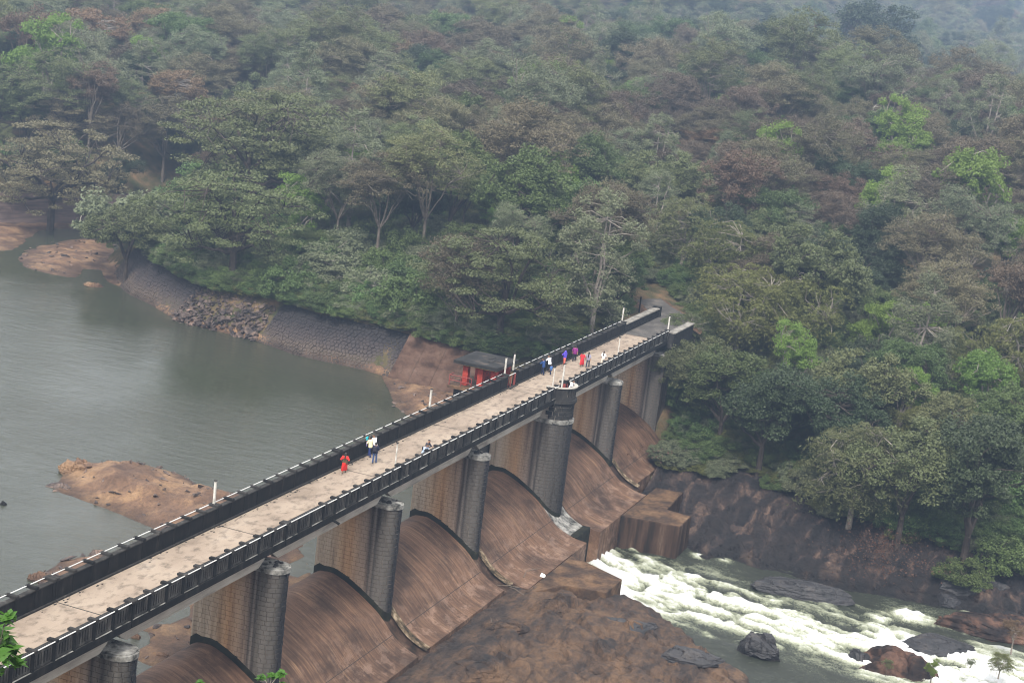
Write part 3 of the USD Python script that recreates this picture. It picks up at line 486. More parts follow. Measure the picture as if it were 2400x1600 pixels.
        fl_ = trimesh.creation.cylinder(1.7, .04, sections=40); fl_.apply_translation((xp, vn, .01)); obj('balcony_floor', fl_, m_deck, t)
# abutment at the far end
ab = thing('bridge_abutment', 'reddish stone abutment where the bridge meets the wooded bank', 'abutment')
obj('core', bx(106.05, 109, -5.6, .6, -13, -1.75), m_mortar, ab)
pm = pier_mat('abutment_stone', 9, 120); items = []; rr = random.Random(5)
def pl_ab(uv, d): return np.stack([106.05 - d + 0 * uv[:, 0], .6 - uv[:, 0], uv[:, 1]], 1)
for i in range(24):
    z1 = -1.8 - i * .36; s = -rr.random() * .4
    while s < 6.2:
        w = rr.uniform(.5, .8); a, b = max(0, s), min(6.2, s + w); s += w
        if b - a > .1: items.append((b - a, poly_prism([(a + .014, z1 - .346), (b - .014, z1 - .346), (b - .014, z1 - .014), (a + .014, z1 - .014)], pl_ab, -.05, rr.uniform(.008, .02), .008)))
poly_parts(ab, 'stone_block', items, pm)
obj('seat', cbx(106.1, 109, -5.7, .6, -1.73, -1.45), m_cap, ab)

# ------------------------------------------------------------------ the bridge
br = thing('dam_bridge', 'long narrow concrete road bridge with black parapets over the spillway', 'bridge')
J = [-17.5, 0, 17.5, 35, 52.5, 70, 72.2, 89.7, 107.2]
def rail_tag(o): return o
for i in range(len(J) - 1):
    a, b = J[i] + .035, J[i + 1] - .035
    obj('deck_slab', bx(a, b, -5.0, .06, -.3, 0), m_deck, br)
    obj('slab_edge', cat_([cbx(a, b, -5.28, -5.0, -.27, .19), bx(a, b, .06, .45, -.3, -.02)]), m_black, br)
    obj('joint', bx(J[i] - .045, J[i] + .045, -4.94, 0, -.2, .004), m_joint, br)
    if b - a > 5:
        for y0, y1 in ((-4.15, -3.7), (-2.9, -2.45), (-1.7, -1.25), (-.9, -.45)):
            ga, gb = a + .55, b - .55
            pts = [(ga, -.3), (gb, -.3), (gb, -1.25), (gb - .7, -1.68), (ga + .7, -1.68), (ga, -1.25)]
            g = trimesh.creation.extrude_polygon(Polygon(pts), y1 - y0, engine='earcut'); g.apply_transform(np.array([[1, 0, 0, 0], [0, 0, 1, y0], [0, 1, 0, 0], [0, 0, 0, 1.]])); g.invert()
            obj('girder', g, m_girder, br)
    # kerb dirt strip along the far parapet
    obj('kerb', bx(a, b, -.16, -.012, 0, .11) if b - a > 5 else bx(a, b, -.3, -.05, 0, .06), m_blackgrey, br)
PITCH = 1.75
missing = {(35.0 - 17.5 + 1.75 * 1), (17.5 + 1.75 * 2)}
for near in (True, False):
    for i in range(len(J) - 1):
        a, b = J[i], J[i + 1]
        if b - a < 5: continue
        n = 10; p = (b - a) / n
        yi, yo = (-4.94, -5.12) if near else (.0, .22)            # inner and outer wall face
        lo, hi = min(yi, yo), max(yi, yo)
        obj('parapet_wall', cat_([cbx(a + .03, b - .03, lo, hi, 0.0, 1.2), ]), m_black, br)
        obj('coping', cbx(a + .03, b - .03, lo - (.06 if near else .05), hi + (.05 if near else .1), 1.202, 1.275, .02), m_blackgrey, br)
        for k in range(n + 1):
            xc = a + k * p + (.14 if k == 0 else -.14 if k == n else 0)
            y0, y1 = (-5.25, -5.122) if near else (.222, .4)
            obj('post', cbx(xc - .11, xc + .11, y0, y1, .192 if near else -.02, 1.19), m_black, br)
            if not near: obj('post', bx(xc - .12, xc + .12, -.03, -.002, 0.12, 1.2), m_black, br)
            if round(a + k * p, 3) in missing and near: continue
            ca, cb = (-5.42, -4.80) if near else (-.1, .68)
            obj('post_cap', cbx(xc - .13, xc + .13, ca, cb, 1.278, 1.44, .03), m_blackgrey if (k + i) % 3 else m_black, br)
        yr = -5.34 if near else .6
        obj('hand_rail', tube([(a + .05, yr, 1.36), (b - .05, yr, 1.36)], .034, 8), m_rail, br, smooth=True)
        if near:
            for k in range(n):
                x0, x1 = a + k * p + .14, a + (k + 1) * p - .14
                q = [bx(x0, x1, -5.19, -5.122, .24, .36), bx(x0, x1, -5.19, -5.122, 1.04, 1.18), bx(x0, x0 + .12, -5.19, -5.122, .36, 1.04), bx(x1 - .12, x1, -5.19, -5.122, .36, 1.04)]
                for s in range(5):
                    xs_ = x0 + .12 + (s + .5) * (x1 - x0 - .24) / 5; q.append(bx(xs_ - .075, xs_ + .075, -5.18, -5.122, .36, 1.04))
                obj('panel', cat_(q), m_panel, br)
                obj('ledge', bx(x0 - .02, x1 + .02, -5.275, -5.2, .193, .222), m_blackgrey if rng.random() < .45 else m_cap, br)
# dirt and fallen twigs along the kerbs
dl = np.random.default_rng(4); dd_ = []
for _ in range(420):
    s = dl.uniform(.02, .07); q = trimesh.convex.convex_hull(dl.normal(size=(6, 3)) * s * [1.6, .9, .35]); q.apply_translation((dl.uniform(-14, 107), (-.22 - abs(dl.normal()) * .22) if dl.random() < .65 else (-4.86 + abs(dl.normal()) * .25), .02)); dd_.append(q)
obj('kerb_litter', cat_(dd_), m_joint, label='specks of dirt and dry leaves lying along both kerbs of the bridge deck', cat='litter', kind='stuff')
# drain spout
obj('drain_spout', tube([(24.2, -5.25, -.15), (24.35, -5.75, -.4)], .1, 8), m_black, br)
# gate frames and low step at the two gaps
obj('gate_post', cat_([bx(70.05, 70.2, .02, .2, 0, 1.15), bx(72.0, 72.15, .02, .2, 0, 1.15), bx(71.0, 71.1, .06, .14, 0, 1.1)]), m_redsteel, br)
obj('gate_bar', tube([(70.1, .1, 1.2), (72.1, .1, 1.2)], .04, 6), m_rail, br)
obj('gate_post', cat_([bx(72.0, 72.2, -5.2, -4.95, 0, 1.1), bx(72.35, 72.5, -5.3, -4.95, 0, 1.15), bx(70.0, 70.2, -5.3, -4.95, 0, 1.35)]), m_redsteel, br)

pole_words = [('far', 17.5, .38, 'left-hand white lamp post on the reservoir-side parapet above the mud island'), ('far', 52.5, .42, 'white lamp post on the reservoir-side parapet between the blue-shirted pair and the red hut'), ('near', 35, -4.75, 'thin white post beside the two people leaning on the near parapet'),
    ('far', 70, .42, 'nearer of two white posts in front of the red hut'), ('far', 72.2, .42, 'farther of two white posts in front of the red hut'), ('near', 70, -4.6, 'thin pale post at the left side of the lookout balcony'), ('near', 72.2, -4.8, 'pale post with a red base at the right side of the lookout balcony'),
    ('near', 89.7, -4.75, 'faint thin post on the near parapet beyond the lookout balcony'), ('far', 107.2, .5, 'white post where the dark stone parapet begins'), ('near', 107.2, -5.15, 'white post at the far right end of the near parapet')]
for side_, x, y, w in pole_words:
    t = thing('lamp_post', w, 'post', (x, y, 0), group='white posts along the bridge')
    z0 = 1.28 if (side_ == 'far' or x > 100) else .005
    wd = .07 if 'thin' not in w else .04
    obj('shaft', cbx(-wd, wd, -wd, wd, z0, 3.0, .02), m_pole, t)
    obj('top_bracket', cat_([bx(-.12, .12, -.05, .05, 3.0, 3.06), bx(-.05, .05, -.12, .12, 3.06, 3.1)]), m_blackgrey, t)
    obj('foot', cbx(-.16, .16, -.16, .16, z0 - (.0 if z0 < 1 else .001), z0 + .12, .02), m_blackgrey if z0 > 1 else m_redsteel, t)

# approach: stone parapets, road
sp = thing('stone_parapet', 'thick dark stone wall with grey coping at the far end of the bridge', 'wall')
obj('core', bx(107.5, 121.4, .05, .75, -.4, .98), m_mortar, sp)
rr = random.Random(8)
for i in range(3):
    z1 = 1.0 - i * .34; x = 107.5 - rr.random() * .3
    while x < 121.4:
        w = rr.uniform(.5, .9); a, b = max(x, 107.5), min(121.4, x + w); x += w
        if b - a > .12: obj('stone', poly_prism([(a + .015, z1 - .325), (b - .015, z1 - .325), (b - .015, z1 - .015), (a + .015, z1 - .015)], lambda uv, d: np.stack([uv[:, 0], .05 - d + 0 * uv[:, 0], uv[:, 1]], 1), -.03, rr.uniform(.02, .05), .015), m_stonewall, sp)
x = 107.5
while x < 121.3:
    b = min(x + rr.uniform(1.2, 1.7), 121.45); obj('coping_stone', cbx(x + .01, b - .01, -.06, .86, 1.002, 1.14 + rr.uniform(0, .02), .025), m_coping, sp); x = b
obj('end_pillar', cbx(121.1, 121.75, -.1, .95, -.3, 1.3, .04), m_stonewall, sp)
sp2 = thing('stone_parapet', 'pale topped stone wall half hidden by bushes at the right end of the bridge', 'wall')
obj('body', bx(107.5, 116, -5.9, -5.2, -.8, .95), m_stonewall, sp2)
for k in range(6): obj('coping_stone', cbx(107.5 + k * 1.44, 108.9 + k * 1.44, -6.0, -5.1, .952, 1.1, .03), m_coping, sp2)
rc = np.array([(107.0, -2.45), (114, -2.3), (120, -1.6), (125, .2), (129, 2.8), (133, 5.6), (137.5, 8.8), (143, 12.8), (150, 18.5), (158, 26)])
from scipy.interpolate import CubicSpline
tt = np.r_[0, np.cumsum(np.linalg.norm(np.diff(rc, axis=0), axis=1))]; cs = CubicSpline(tt, rc); st = np.linspace(0, tt[-1], 70); cp = cs(st); tg = cs(st, 1); tg /= np.linalg.norm(tg, axis=1, keepdims=True); nl = np.c_[-tg[:, 1], tg[:, 0]]
half = np.interp(st, [0, 8, 14, 22, 60], [2.5, 2.6, 2.9, 2.0, 1.7])
rzs = np.interp(st, [0, 16, 24, 34, 60], [-.004, -.02, .12, .62, 2.6])
road_z = lambda x, y: None
V = np.array([[(*(cp[i] + nl[i] * half[i] * w), rzs[i] + .05 * (1 - w * w)) for w in np.linspace(-1, 1, 9)] for i in range(70)]).reshape(-1, 3)
obj('road', trimesh.Trimesh(V, grid_faces(70, 9)[:, ::-1], process=False), m_asphalt, smooth=True, kind='structure')
for s_, o_ in ((1, 'left'), (-1, 'right')):
    V = np.array([[(*(cp[i] + nl[i] * s_ * (half[i] + w)), rzs[i] - .012 - .5 * max(0, w - .5)) for w in (-.1, .3, .7, 1.6)] for i in range(12 if s_ > 0 else 12, 70)]).reshape(-1, 3)
    obj('road_verge', trimesh.Trimesh(V, grid_faces(58, 4)[:, ::-s_], process=False), mk('leaf_litter_verge_' + o_, [(.35, (.04, .03, .02)), (.5, (.085, .052, .034)), (.7, (.14, .08, .048))], 2.5, bump=.6), smooth=True, kind='structure')
fp = [(1408 + 55, 700), (1495, 708)]
fw = thing('wire_fence', 'dark wire fence along the left edge of the curving road', 'fence')
fence_pts = [(123.2, 3.2), (126, 5.2), (129, 7.3), (132, 9.5), (135, 11.8)]
for k, (x, y) in enumerate(fence_pts): obj('fence_post', cbx(x - .08, x + .08, y - .08, y + .08, -.6, 1.55 if k else 1.8, .02), m_black, fw)
for zz in (.6, 1.1, 1.5): obj('wire', tube([(x, y, zz) for x, y in fence_pts], .018, 4), m_black, fw)

# ------------------------------------------------------------------ gate hut
hut = thing('gate_hut', 'small open hut with red columns and flat dark roof behind the bridge', 'hut', (71.0, 0, 0))
def hb(*a, ch=.03): return cbx(*a, ch)
obj('tower', bx(-2.3, 2.3, .8, 5.0, -11.5, -.62), m_blackgrey, hut)
obj('floor', hb(-3.0, 2.6, .62, 5.4, -.6, -.3), m_apron, hut)
for x in (-1.75, 1.5):
    for y in (1.15, 2.55, 4.1): obj('column', hb(x - .27, x + .27, y - .27, y + .27, -.3, 1.62, ch=.01), m_red, hut)
obj('wall_panel', bx(1.45, 1.6, .9, 2.3, -.3, 1.6), m_red, hut); obj('wall_panel', bx(1.42, 1.58, 2.82, 3.83, -.3, 1.6), m_red, hut); obj('gate_wheel', cat_([tube([(.2 + .5 * math.cos(a), 2.6, .5 + .5 * math.sin(a)) for a in np.linspace(0, 6.283, 20)], .05, 5), bx(.1, .3, 2.5, 2.7, -.3, .5)]), m_redsteel, hut)
obj('beam', cat_([bx(-1.98, -1.52, .95, 4.3, 1.625, 1.86), bx(1.28, 1.72, .95, 4.3, 1.625, 1.86), bx(-1.52, 1.28, .95, 1.35, 1.625, 1.86), bx(-1.52, 1.28, 3.9, 4.3, 1.625, 1.86)]), m_yellow, hut)
rf = obj('roof', hb(-2.75, 2.7, .5, 5.15, 1.865, 2.2, ch=.05), m_roof, hut)
obj('roof_patch', cat_([bx(-.9, .1, 1.9, 2.3, 2.201, 2.26), bx(.4, 1.3, 2.4, 2.8, 2.201, 2.25), bx(-.2, .6, 1.4, 1.7, 2.201, 2.24)]), m_blackgrey, rf)
for x in (-2.3, -1.2): pass
rails = [tube([(-2.9, 5.3, z), (-2.9, 3.0, z)], .04, 5) for z in (.2, .7)] + [tube([(-2.9, 5.3, z), (-1.9, 5.3, z)], .04, 5) for z in (.2, .7)] + [tube([(-2.9, y, -.3), (-2.9, y, .72)], .045, 5) for y in (3.0, 4.1, 5.3)]
obj('railing', cat_(rails), m_redsteel, hut)

# ------------------------------------------------------------------ stone revetments of the reservoir bank
m_revet = usdkit.material(stage, '/World/Looks/pitching_stone', {
    'g': ('geometry', {}), 's': ('separate_xyz', {}), 'zr': ('map_range', {'from_min': WL, 'from_max': WL + 4.5, 'to_min': 0, 'to_max': 1, 'clamp': True}), 'n': ('noise_texture', {'scale': .5, 'detail': 6}), 'ad': ('math', {'math_type': 'multiply_add', 'value2': .5, 'value3': -.25}), 'ad2': ('math', {'math_type': 'add'}),
    'r': ('rgb_ramp', {'ramp': [(.0, (0.07, 0.0525, 0.042)), (.2, (0.14, 0.1085, 0.0875)), (.45, (0.0945, 0.077, 0.0735)), (.75, (0.0525, 0.0462, 0.049)), (1, (0.042, 0.0385, 0.0385))]}), 'i': ('rgb_ramp', {'ramp': [(0, (.45, .45, .45)), (1, (1.0, 1.0, 1.0))]}), 'x': ('mix', {'mix_type': 'multiply', 'fac': 1.0}),
    'bn': ('noise_texture', {'scale': 7, 'detail': 6}), 'b': ('bump', {'strength': .5, 'distance': .06}), 'p': ('principled_bsdf', {'roughness': .9, 'specular_ior_level': .2})},
    [('g.position', 's.vector'), ('s.z', 'zr.value'), ('g.position', 'n.vector'), ('n.fac', 'ad.value1'), ('ad.value', 'ad2.value1'), ('zr.result', 'ad2.value2'), ('ad2.value', 'r.fac'), ('r.color', 'x.color1'), ('g.random_per_island', 'i.fac'), ('i.color', 'x.color2'), ('x.color', 'p.base_color'), ('g.position', 'bn.vector'), ('bn.fac', 'b.height'), ('b.normal', 'p.normal')], surface='p.BSDF')
m_revet_dark = plain('pitching_joint', (.022, .018, .016), .95)
def foot_curve(px, z=WL):
    P = np.array([at(x, y, z)[:2] for x, y in px]); d = np.r_[0, np.cumsum(np.linalg.norm(np.diff(P, axis=0), axis=1))]
    return PchipInterpolator(d, P), d[-1]
def revet(name, label, px, back=4.2, rise=4.9, cell=.52, seed=0, drop=.35):
    cv, L = foot_curve(px); SL = math.hypot(back, rise)
    def place(uv, dep):
        P = cv(np.clip(uv[:, 0], 0, L)); T = cv(np.clip(uv[:, 0], 0.01, L - .01), 1); T /= np.linalg.norm(T, axis=1, keepdims=True); N = np.c_[T[:, 1], -T[:, 0]]
        k = uv[:, 1] / SL; nz = back / SL; nh = rise / SL
        return np.c_[P + N * (k * back)[:, None] - N * (np.broadcast_to(dep, len(uv)) * nh)[:, None], WL - drop + k * (rise + drop) + np.broadcast_to(dep, len(uv)) * nz]
    t = thing(name, label, 'stone bank')
    uu, vv = np.linspace(0, L, 60), np.linspace(0, SL, 6); U, V_ = np.meshgrid(uu, vv, indexing='ij')
    base = trimesh.Trimesh(place(np.c_[U.ravel(), V_.ravel()], -.06), grid_faces(60, 6)[:, ::-1], process=False)
    obj('backing', base, m_revet_dark, t)
    r_ = np.random.default_rng(seed); pts = []
    for i in range(int(L / cell) + 2):
        for j in range(int(SL / (cell * .9)) + 2): pts.append((i * cell + (.5 * cell if j % 2 else 0) + r_.uniform(-.17, .17), j * cell * .9 + r_.uniform(-.14, .14)))
    vor = Voronoi(np.array(pts)); area = sbox(0, 0, L, SL); items = []
    for reg in vor.point_region:
        g = vor.regions[reg]
        if -1 in g or len(g) < 3: continue
        q = Polygon(vor.vertices[g])
        if not q.is_valid or q.area > 2: continue
        q = q.intersection(area).buffer(-.028)
        if q.is_empty or q.geom_type != 'Polygon' or q.area < .03: continue
        pp = np.array(shapely.geometry.polygon.orient(q.simplify(.03), 1.0).exterior.coords)[:-1]
        if len(pp) < 3: continue
        m = poly_prism(pp, place, -.08, r_.uniform(.02, .11), .05); items.append((q.area, m))
    poly_parts(t, 'stone', items, m_revet); return t
revet('stone_revetment', 'dark cracked stone pitching on the bank nearer the bridge', [(905, 885), (850, 868), (790, 855), (700, 835), (640, 815), (597, 799)], seed=1)
revet('stone_revetment', 'curving grey stone pitching below the trees at the headland tip', [(405, 748), (350, 715), (300, 690), (275, 668), (262, 640), (266, 612)], seed=2)
# brown concrete facing next to the dam
m_facing = mk('brown_concrete_facing', [(.35, (0.036, 0.021, 0.015)), (.5, (0.069, 0.0408, 0.0288)), (.65, (0.09, 0.057, 0.042)), (.8, (0.12, 0.084, 0.066))], .35, stretch=(1, 1, 2.5), bump=.4, bscale=4, second=(1.8, [(.3, (.6, .57, .55)), (.5, (1, 1, 1))], .8))
cv, L = foot_curve([(1150, 952), (1000, 912), (907, 886)])
fc = thing('concrete_facing', 'plain brown concrete slope on the bank behind the red hut', 'bank wall')
for i in range(5):
    for j in range(2):
        u0, u1 = L * i / 5 + .02, L * (i + 1) / 5 - .02
        P = []
        for w_ in np.linspace(u0, u1, 6):
            p0 = cv(w_); T = cv(w_, 1); T /= np.linalg.norm(T); N = np.array([T[1], -T[0]])
            for k_ in ((0, .52), (.524, 1.03))[j]: P.append((*(p0 + N * (k_ * 3.9 - .25)), WL - .35 + k_ * 5.4))
        P = np.array(P).reshape(6, 2, 3); obj('facing_slab', trimesh.Trimesh(P.reshape(-1, 3), grid_faces(6, 2)[:, ::-1], process=False), m_facing, fc)
# loose rubble where the pitching has slipped
m_rubble = mk('slipped_stone', [(.35, (.03, .026, .026)), (.55, (.085, .065, .056)), (.75, (.22, .15, .115))], .9, bump=.5, bscale=6)
rb = thing('fallen_stones', 'heap of slipped loose stones between the two stone pitchings', 'rubble')
cv, L = foot_curve([(600, 800), (520, 780), (440, 760), (402, 747)]); r_ = np.random.default_rng(5); its = []
for k in range(620):
    w_ = r_.uniform(0, L); q = r_.random() ** .8; p0 = cv(w_); T = cv(w_, 1); T /= np.linalg.norm(T); N = np.array([T[1], -T[0]])
    xy = p0 + N * (q * 4.6 - .4); s = r_.uniform(.13, .32)
    b_ = trimesh.convex.convex_hull(r_.normal(size=(9, 3)) * s * [1, .8, .6]); b_.apply_translation((*xy, float(WL - .2 + q * 4.6 * .95 + r_.uniform(0, .12)))); its.append((s, b_))
poly_parts(rb, 'loose_stone', its, m_rubble)
# stones of the mud flats, sticks, foam block
def rock(name, label, px, py, z, size, seed, mat=None, flat=.6, cat='rock', group=None, rz=0., sink=.25, detail=5, sharp=.35):
    for _ in range(7 if name == 'bank_rock' else 0):
        P = at(px, py, z); z = float(H(P[:1], P[1:2])[0]) - .1
    P = at(px, py, z); m = trimesh.creation.icosphere(detail, 1.0); d = m.vertices
    n = fbm(d * 1.0 + seed * 7.3, .9, 4, seed); n2 = fbm(d * [1.2, 1.2, 3] + seed, 2.2, 3, seed + 1)
    v = d * (1 + (n - .5)[:, None] * 1.1 * sharp * 2 + (n2 - .5)[:, None] * .28)
    r_ = np.random.default_rng(seed)
    for _ in range(15):                                    # planar breaks
        nn = r_.normal(size=3); nn[2] = abs(nn[2]) * .8; nn /= np.linalg.norm(nn); h = r_.uniform(.5, .86); e = v @ nn - h; v = v - np.outer(np.maximum(e, 0) * .93, nn)
    q = v[:, :2] @ np.array([[.8, -.6], [.6, .8]]) * [1.7, 3.6]; kd = cKDTree(r_.uniform(-5, 5, (90, 2))); hh = r_.random(90); dd, ii = kd.query(q, k=2)
    top_ = np.clip(v[:, 2] * 3 + .2, 0, 1)
    v[:, 2] += top_ * ((hh[ii[:, 0]] - .5) * .34 - .16 * np.clip(1 - (dd[:, 1] - dd[:, 0]) / .14, 0, 1))
    v += (fbm(v * 1.0 + seed, 5, 3, seed + 2) - .5)[:, None] * d * .10
    v *= np.array([*size[:2], size[2]]); c_, s_ = math.cos(rz), math.sin(rz); v = v @ np.array([[c_, s_, 0], [-s_, c_, 0], [0, 0, 1]])
    v[:, 2] += size[2] * (1 - 2 * sink) * .5
    m.vertices = v + [P[0], P[1], z]
    return obj(name, m, mat or m_rock, smooth=False, label=label, cat=cat, group=group)
m_dkrock = mk('wet_black_rock', [(.35, (.005, .005, .006)), (.55, (.015, .014, .016)), (.72, (.04, .034, .03)), (.85, (.1, .07, .05))], .7, bump=.8, bscale=2.5, bdist=.2, rough=.55, spec=.45)
m_brrock = mk('brown_boulder', [(.33, (0.0075, 0.0067, 0.0075)), (.46, (0.0225, 0.0158, 0.0135)), (.58, (0.075, 0.042, 0.03)), (.75, (0.15, 0.09, 0.0638))], .5, bump=.8, bscale=2.5, bdist=.25, rough=.8)
rock('river_rock', 'pointed black rock standing in the smooth water at the bottom', 1775, 1524, RL - .1, (1.6, 2.4, 1.9), 3, m_dkrock, rz=.4, sharp=.5)
rock('river_rock', 'long low black rock in the middle of the rapids', 1900, 1388, RL + .15, (1.6, 4.8, 1.1), 4, m_dkrock, rz=.28)
rock('river_rock', 'flat wet rock upstream of the long black rock', 1830, 1366, RL + .1, (1.1, 2.6, .7), 14, m_dkrock, rz=.5)
rock('river_rock', 'big brown rock shelf in the river at the right edge', 2330, 1478, RL - .6, (4.2, 8.0, 1.6), 5, m_brrock, rz=.35)
rock('river_rock', 'low dark ledge in front of the brown rock shelf', 2190, 1512, RL - .4, (2.4, 4.0, .8), 6, m_dkrock, rz=.45)
rock('river_rock', 'large brown boulder at the bottom right', 2110, 1580, RL - 1.0, (3.0, 4.6, 2.2), 7, m_brrock, rz=.25)
rock('river_rock', 'dark cracked boulder left of the large brown boulder', 2008, 1548, RL - .6, (1.2, 1.4, 1.2), 8, m_dkrock)
rock('river_rock', 'small black rock by the far bank at the right', 2225, 1412, RL - .3, (1.1, 1.9, .7), 9, m_dkrock, rz=.6)
rock('river_rock', 'overhanging black rock ledge under the far bank at the right', 2290, 1385, RL + .2, (2.4, 5.2, 1.3), 10, m_dkrock, rz=.3)
rock('river_rock', 'small wet black stone at the foot of the nearer concrete end block', 1466, 1424, RL - .2, (.9, .7, .6), 11, m_dkrock)
rock('bank_rock', 'dark ledge of rock in the slope above the far end block', 1580, 1130, -12.4, (1.2, 2.2, .5), 12, m_dkrock, rz=.2)
rock('bank_rock', 'craggy brown outcrop on the foreground rock near the end block', 1290, 1430, -13.9, (1.9, 2.4, 1.1), 13, m_rock, rz=.3, sharp=.5)
rock('bank_rock', 'cracked dark rock slab at the bottom below the spillway toe', 1130, 1575, -14.1, (2.6, 3.2, .75), 15, m_rock, rz=.2)
rock('bank_rock', 'broken ochre rock in the centre of the foreground slab', 1180, 1470, -13.9, (1.4, 2.2, .6), 16, m_rock, rz=.6, sharp=.6)
rock('bank_rock', 'dark shelf of rock along the near river edge below the end block', 1480, 1470, -14, (1.3, 3.4, .7), 40, m_dkrock, rz=.5)
rock('bank_rock', 'dark broken ledge at the river edge near the bottom of the picture', 1610, 1540, -14, (1.2, 3.0, .7), 41, m_dkrock, rz=.35)
rock('bank_rock', 'low brown ledge in the right part of the foreground slab', 1430, 1560, -14, (1.8, 3.0, .5), 42, m_rock, rz=.4)
rock('mud_stone', 'brown stone standing in the puddle behind the spillway', 316, 1495, WL - .1, (.5, .7, .4), 20, m_bed)
rock('mud_stone', 'flat pale stone on the mud behind the crest', 378, 1535, WL + .1, (.5, 1.1, .25), 21, m_bed)
rock('mud_stone', 'reddish rock by itself in the shallows near the sand spit', 222, 672, WL - .1, (1.2, 1.6, .5), 22, m_bed)
rock('mud_stone', 'ochre block at the left tip of the small mud island', 90, 1356, WL, (.8, 1.1, .5), 23, m_bed)
rock('mud_stone', 'dark tip stone at the left end of the large mud island', 140, 1142, WL - .05, (1.1, 1.5, .45), 24, m_rubble)
rock('mud_stone', 'round boulder on the upper left of the large mud island', 182, 1102, WL + .1, (1.6, 2.0, 1.1), 25, m_bed)
rock('mud_stone', 'dark lump on the right of the small mud island', 236, 1303, WL + .3, (.6, .9, .45), 26, m_rubble)
rock('foam_lump', 'white lump of foam lying on the apron', 1271, 1349, -13.0, (.35, .3, .25), 30, m_white, cat='litter', detail=2)
rock('floating_log', 'small dark float on the water at the left edge', 7, 1182, WL, (.35, .35, .3), 31, m_black, cat='float', detail=2)
r_ = np.random.default_rng(9); sm = []
for k in range(420):                                      # pebbles and stones of the mud flats
    poly = [mudA, mudA, mudA2, mudC, mudB][k % 5]; x0, y0, x1, y1 = poly.bounds
    for _ in range(20):
        x, y = r_.uniform(x0, x1), r_.uniform(y0, y1)
        if shapely.contains_xy(poly.buffer(.4), x, y): break
    s = r_.uniform(.06, .22) * (1.6 if k % 9 == 0 else 1); b_ = trimesh.convex.convex_hull(r_.normal(size=(8, 3)) * s * [1, 1, .6]); b_.apply_translation((x, y, float(H(np.array([x]), np.array([y]))[0]) + s * .2)); sm.append(b_)
obj('pebbles', cat_(sm), m_rubble, kind='stuff', label='loose stones scattered over the exposed mud of the reservoir', cat='stones')
st_ = []
for px, py, dx, dy in [(1205, 1385, .5, 1.1), (1190, 1380, -.4, .9), (1230, 1350, .9, .2), (1250, 1340, .8, -.4), (1150, 1455, .7, .3), (1165, 1462, .8, .4)]:
    P = at(px, py, -13.0); z = max(float(H(np.array([P[0]]), np.array([P[1]]))[0]), float(ogee_z(P[1])) if P[1] > -10.3 else -99, -13.02 if 52 < P[0] < 65 and P[1] > -13 else -99) + .05
    st_.append(tube([(P[0] - dx, P[1] - dy, z), (P[0] + .1, P[1], z + .08), (P[0] + dx, P[1] + dy, z + .02)], [.035, .03, .015], 5))
obj('driftwood', cat_(st_), m_wood, kind='stuff', label='dry sticks washed up on the apron and the rock', cat='driftwood')

# far earth bank of the reservoir
m_farbank = mk('far_bank_stone', [(.35, (.05, .036, .034)), (.5, (.085, .062, .056)), (.7, (.12, .085, .072))], .5, stretch=(.3, .3, 5), bump=.4, bscale=3)
cv, L = foot_curve([(330, 520), (250, 521), (120, 521), (0, 519), (-60, 517), (-140, 514)], -9.5)
fb = thing('far_bank', 'long dark sloping stone bank across the water at the left edge', 'bank')
for i in range(6):
    P = []
    for w_ in np.linspace(L * i / 6, L * (i + 1) / 6 - .04, 10):
        p0 = cv(w_); T = cv(min(w_, L - .01), 1); T /= np.linalg.norm(T); N = np.array([T[1], -T[0]])
        for k_ in np.linspace(0, 1, 6): P.append((*(p0 + N * (k_ * 4.2 - 1.0)), -10.3 + k_ * 5.2 + .12 * (k_ * 5 % 1 > .5)))
    obj('bank_section', trimesh.Trimesh(np.array(P), grid_faces(10, 6)[:, ::-1], process=False), m_farbank, fb)

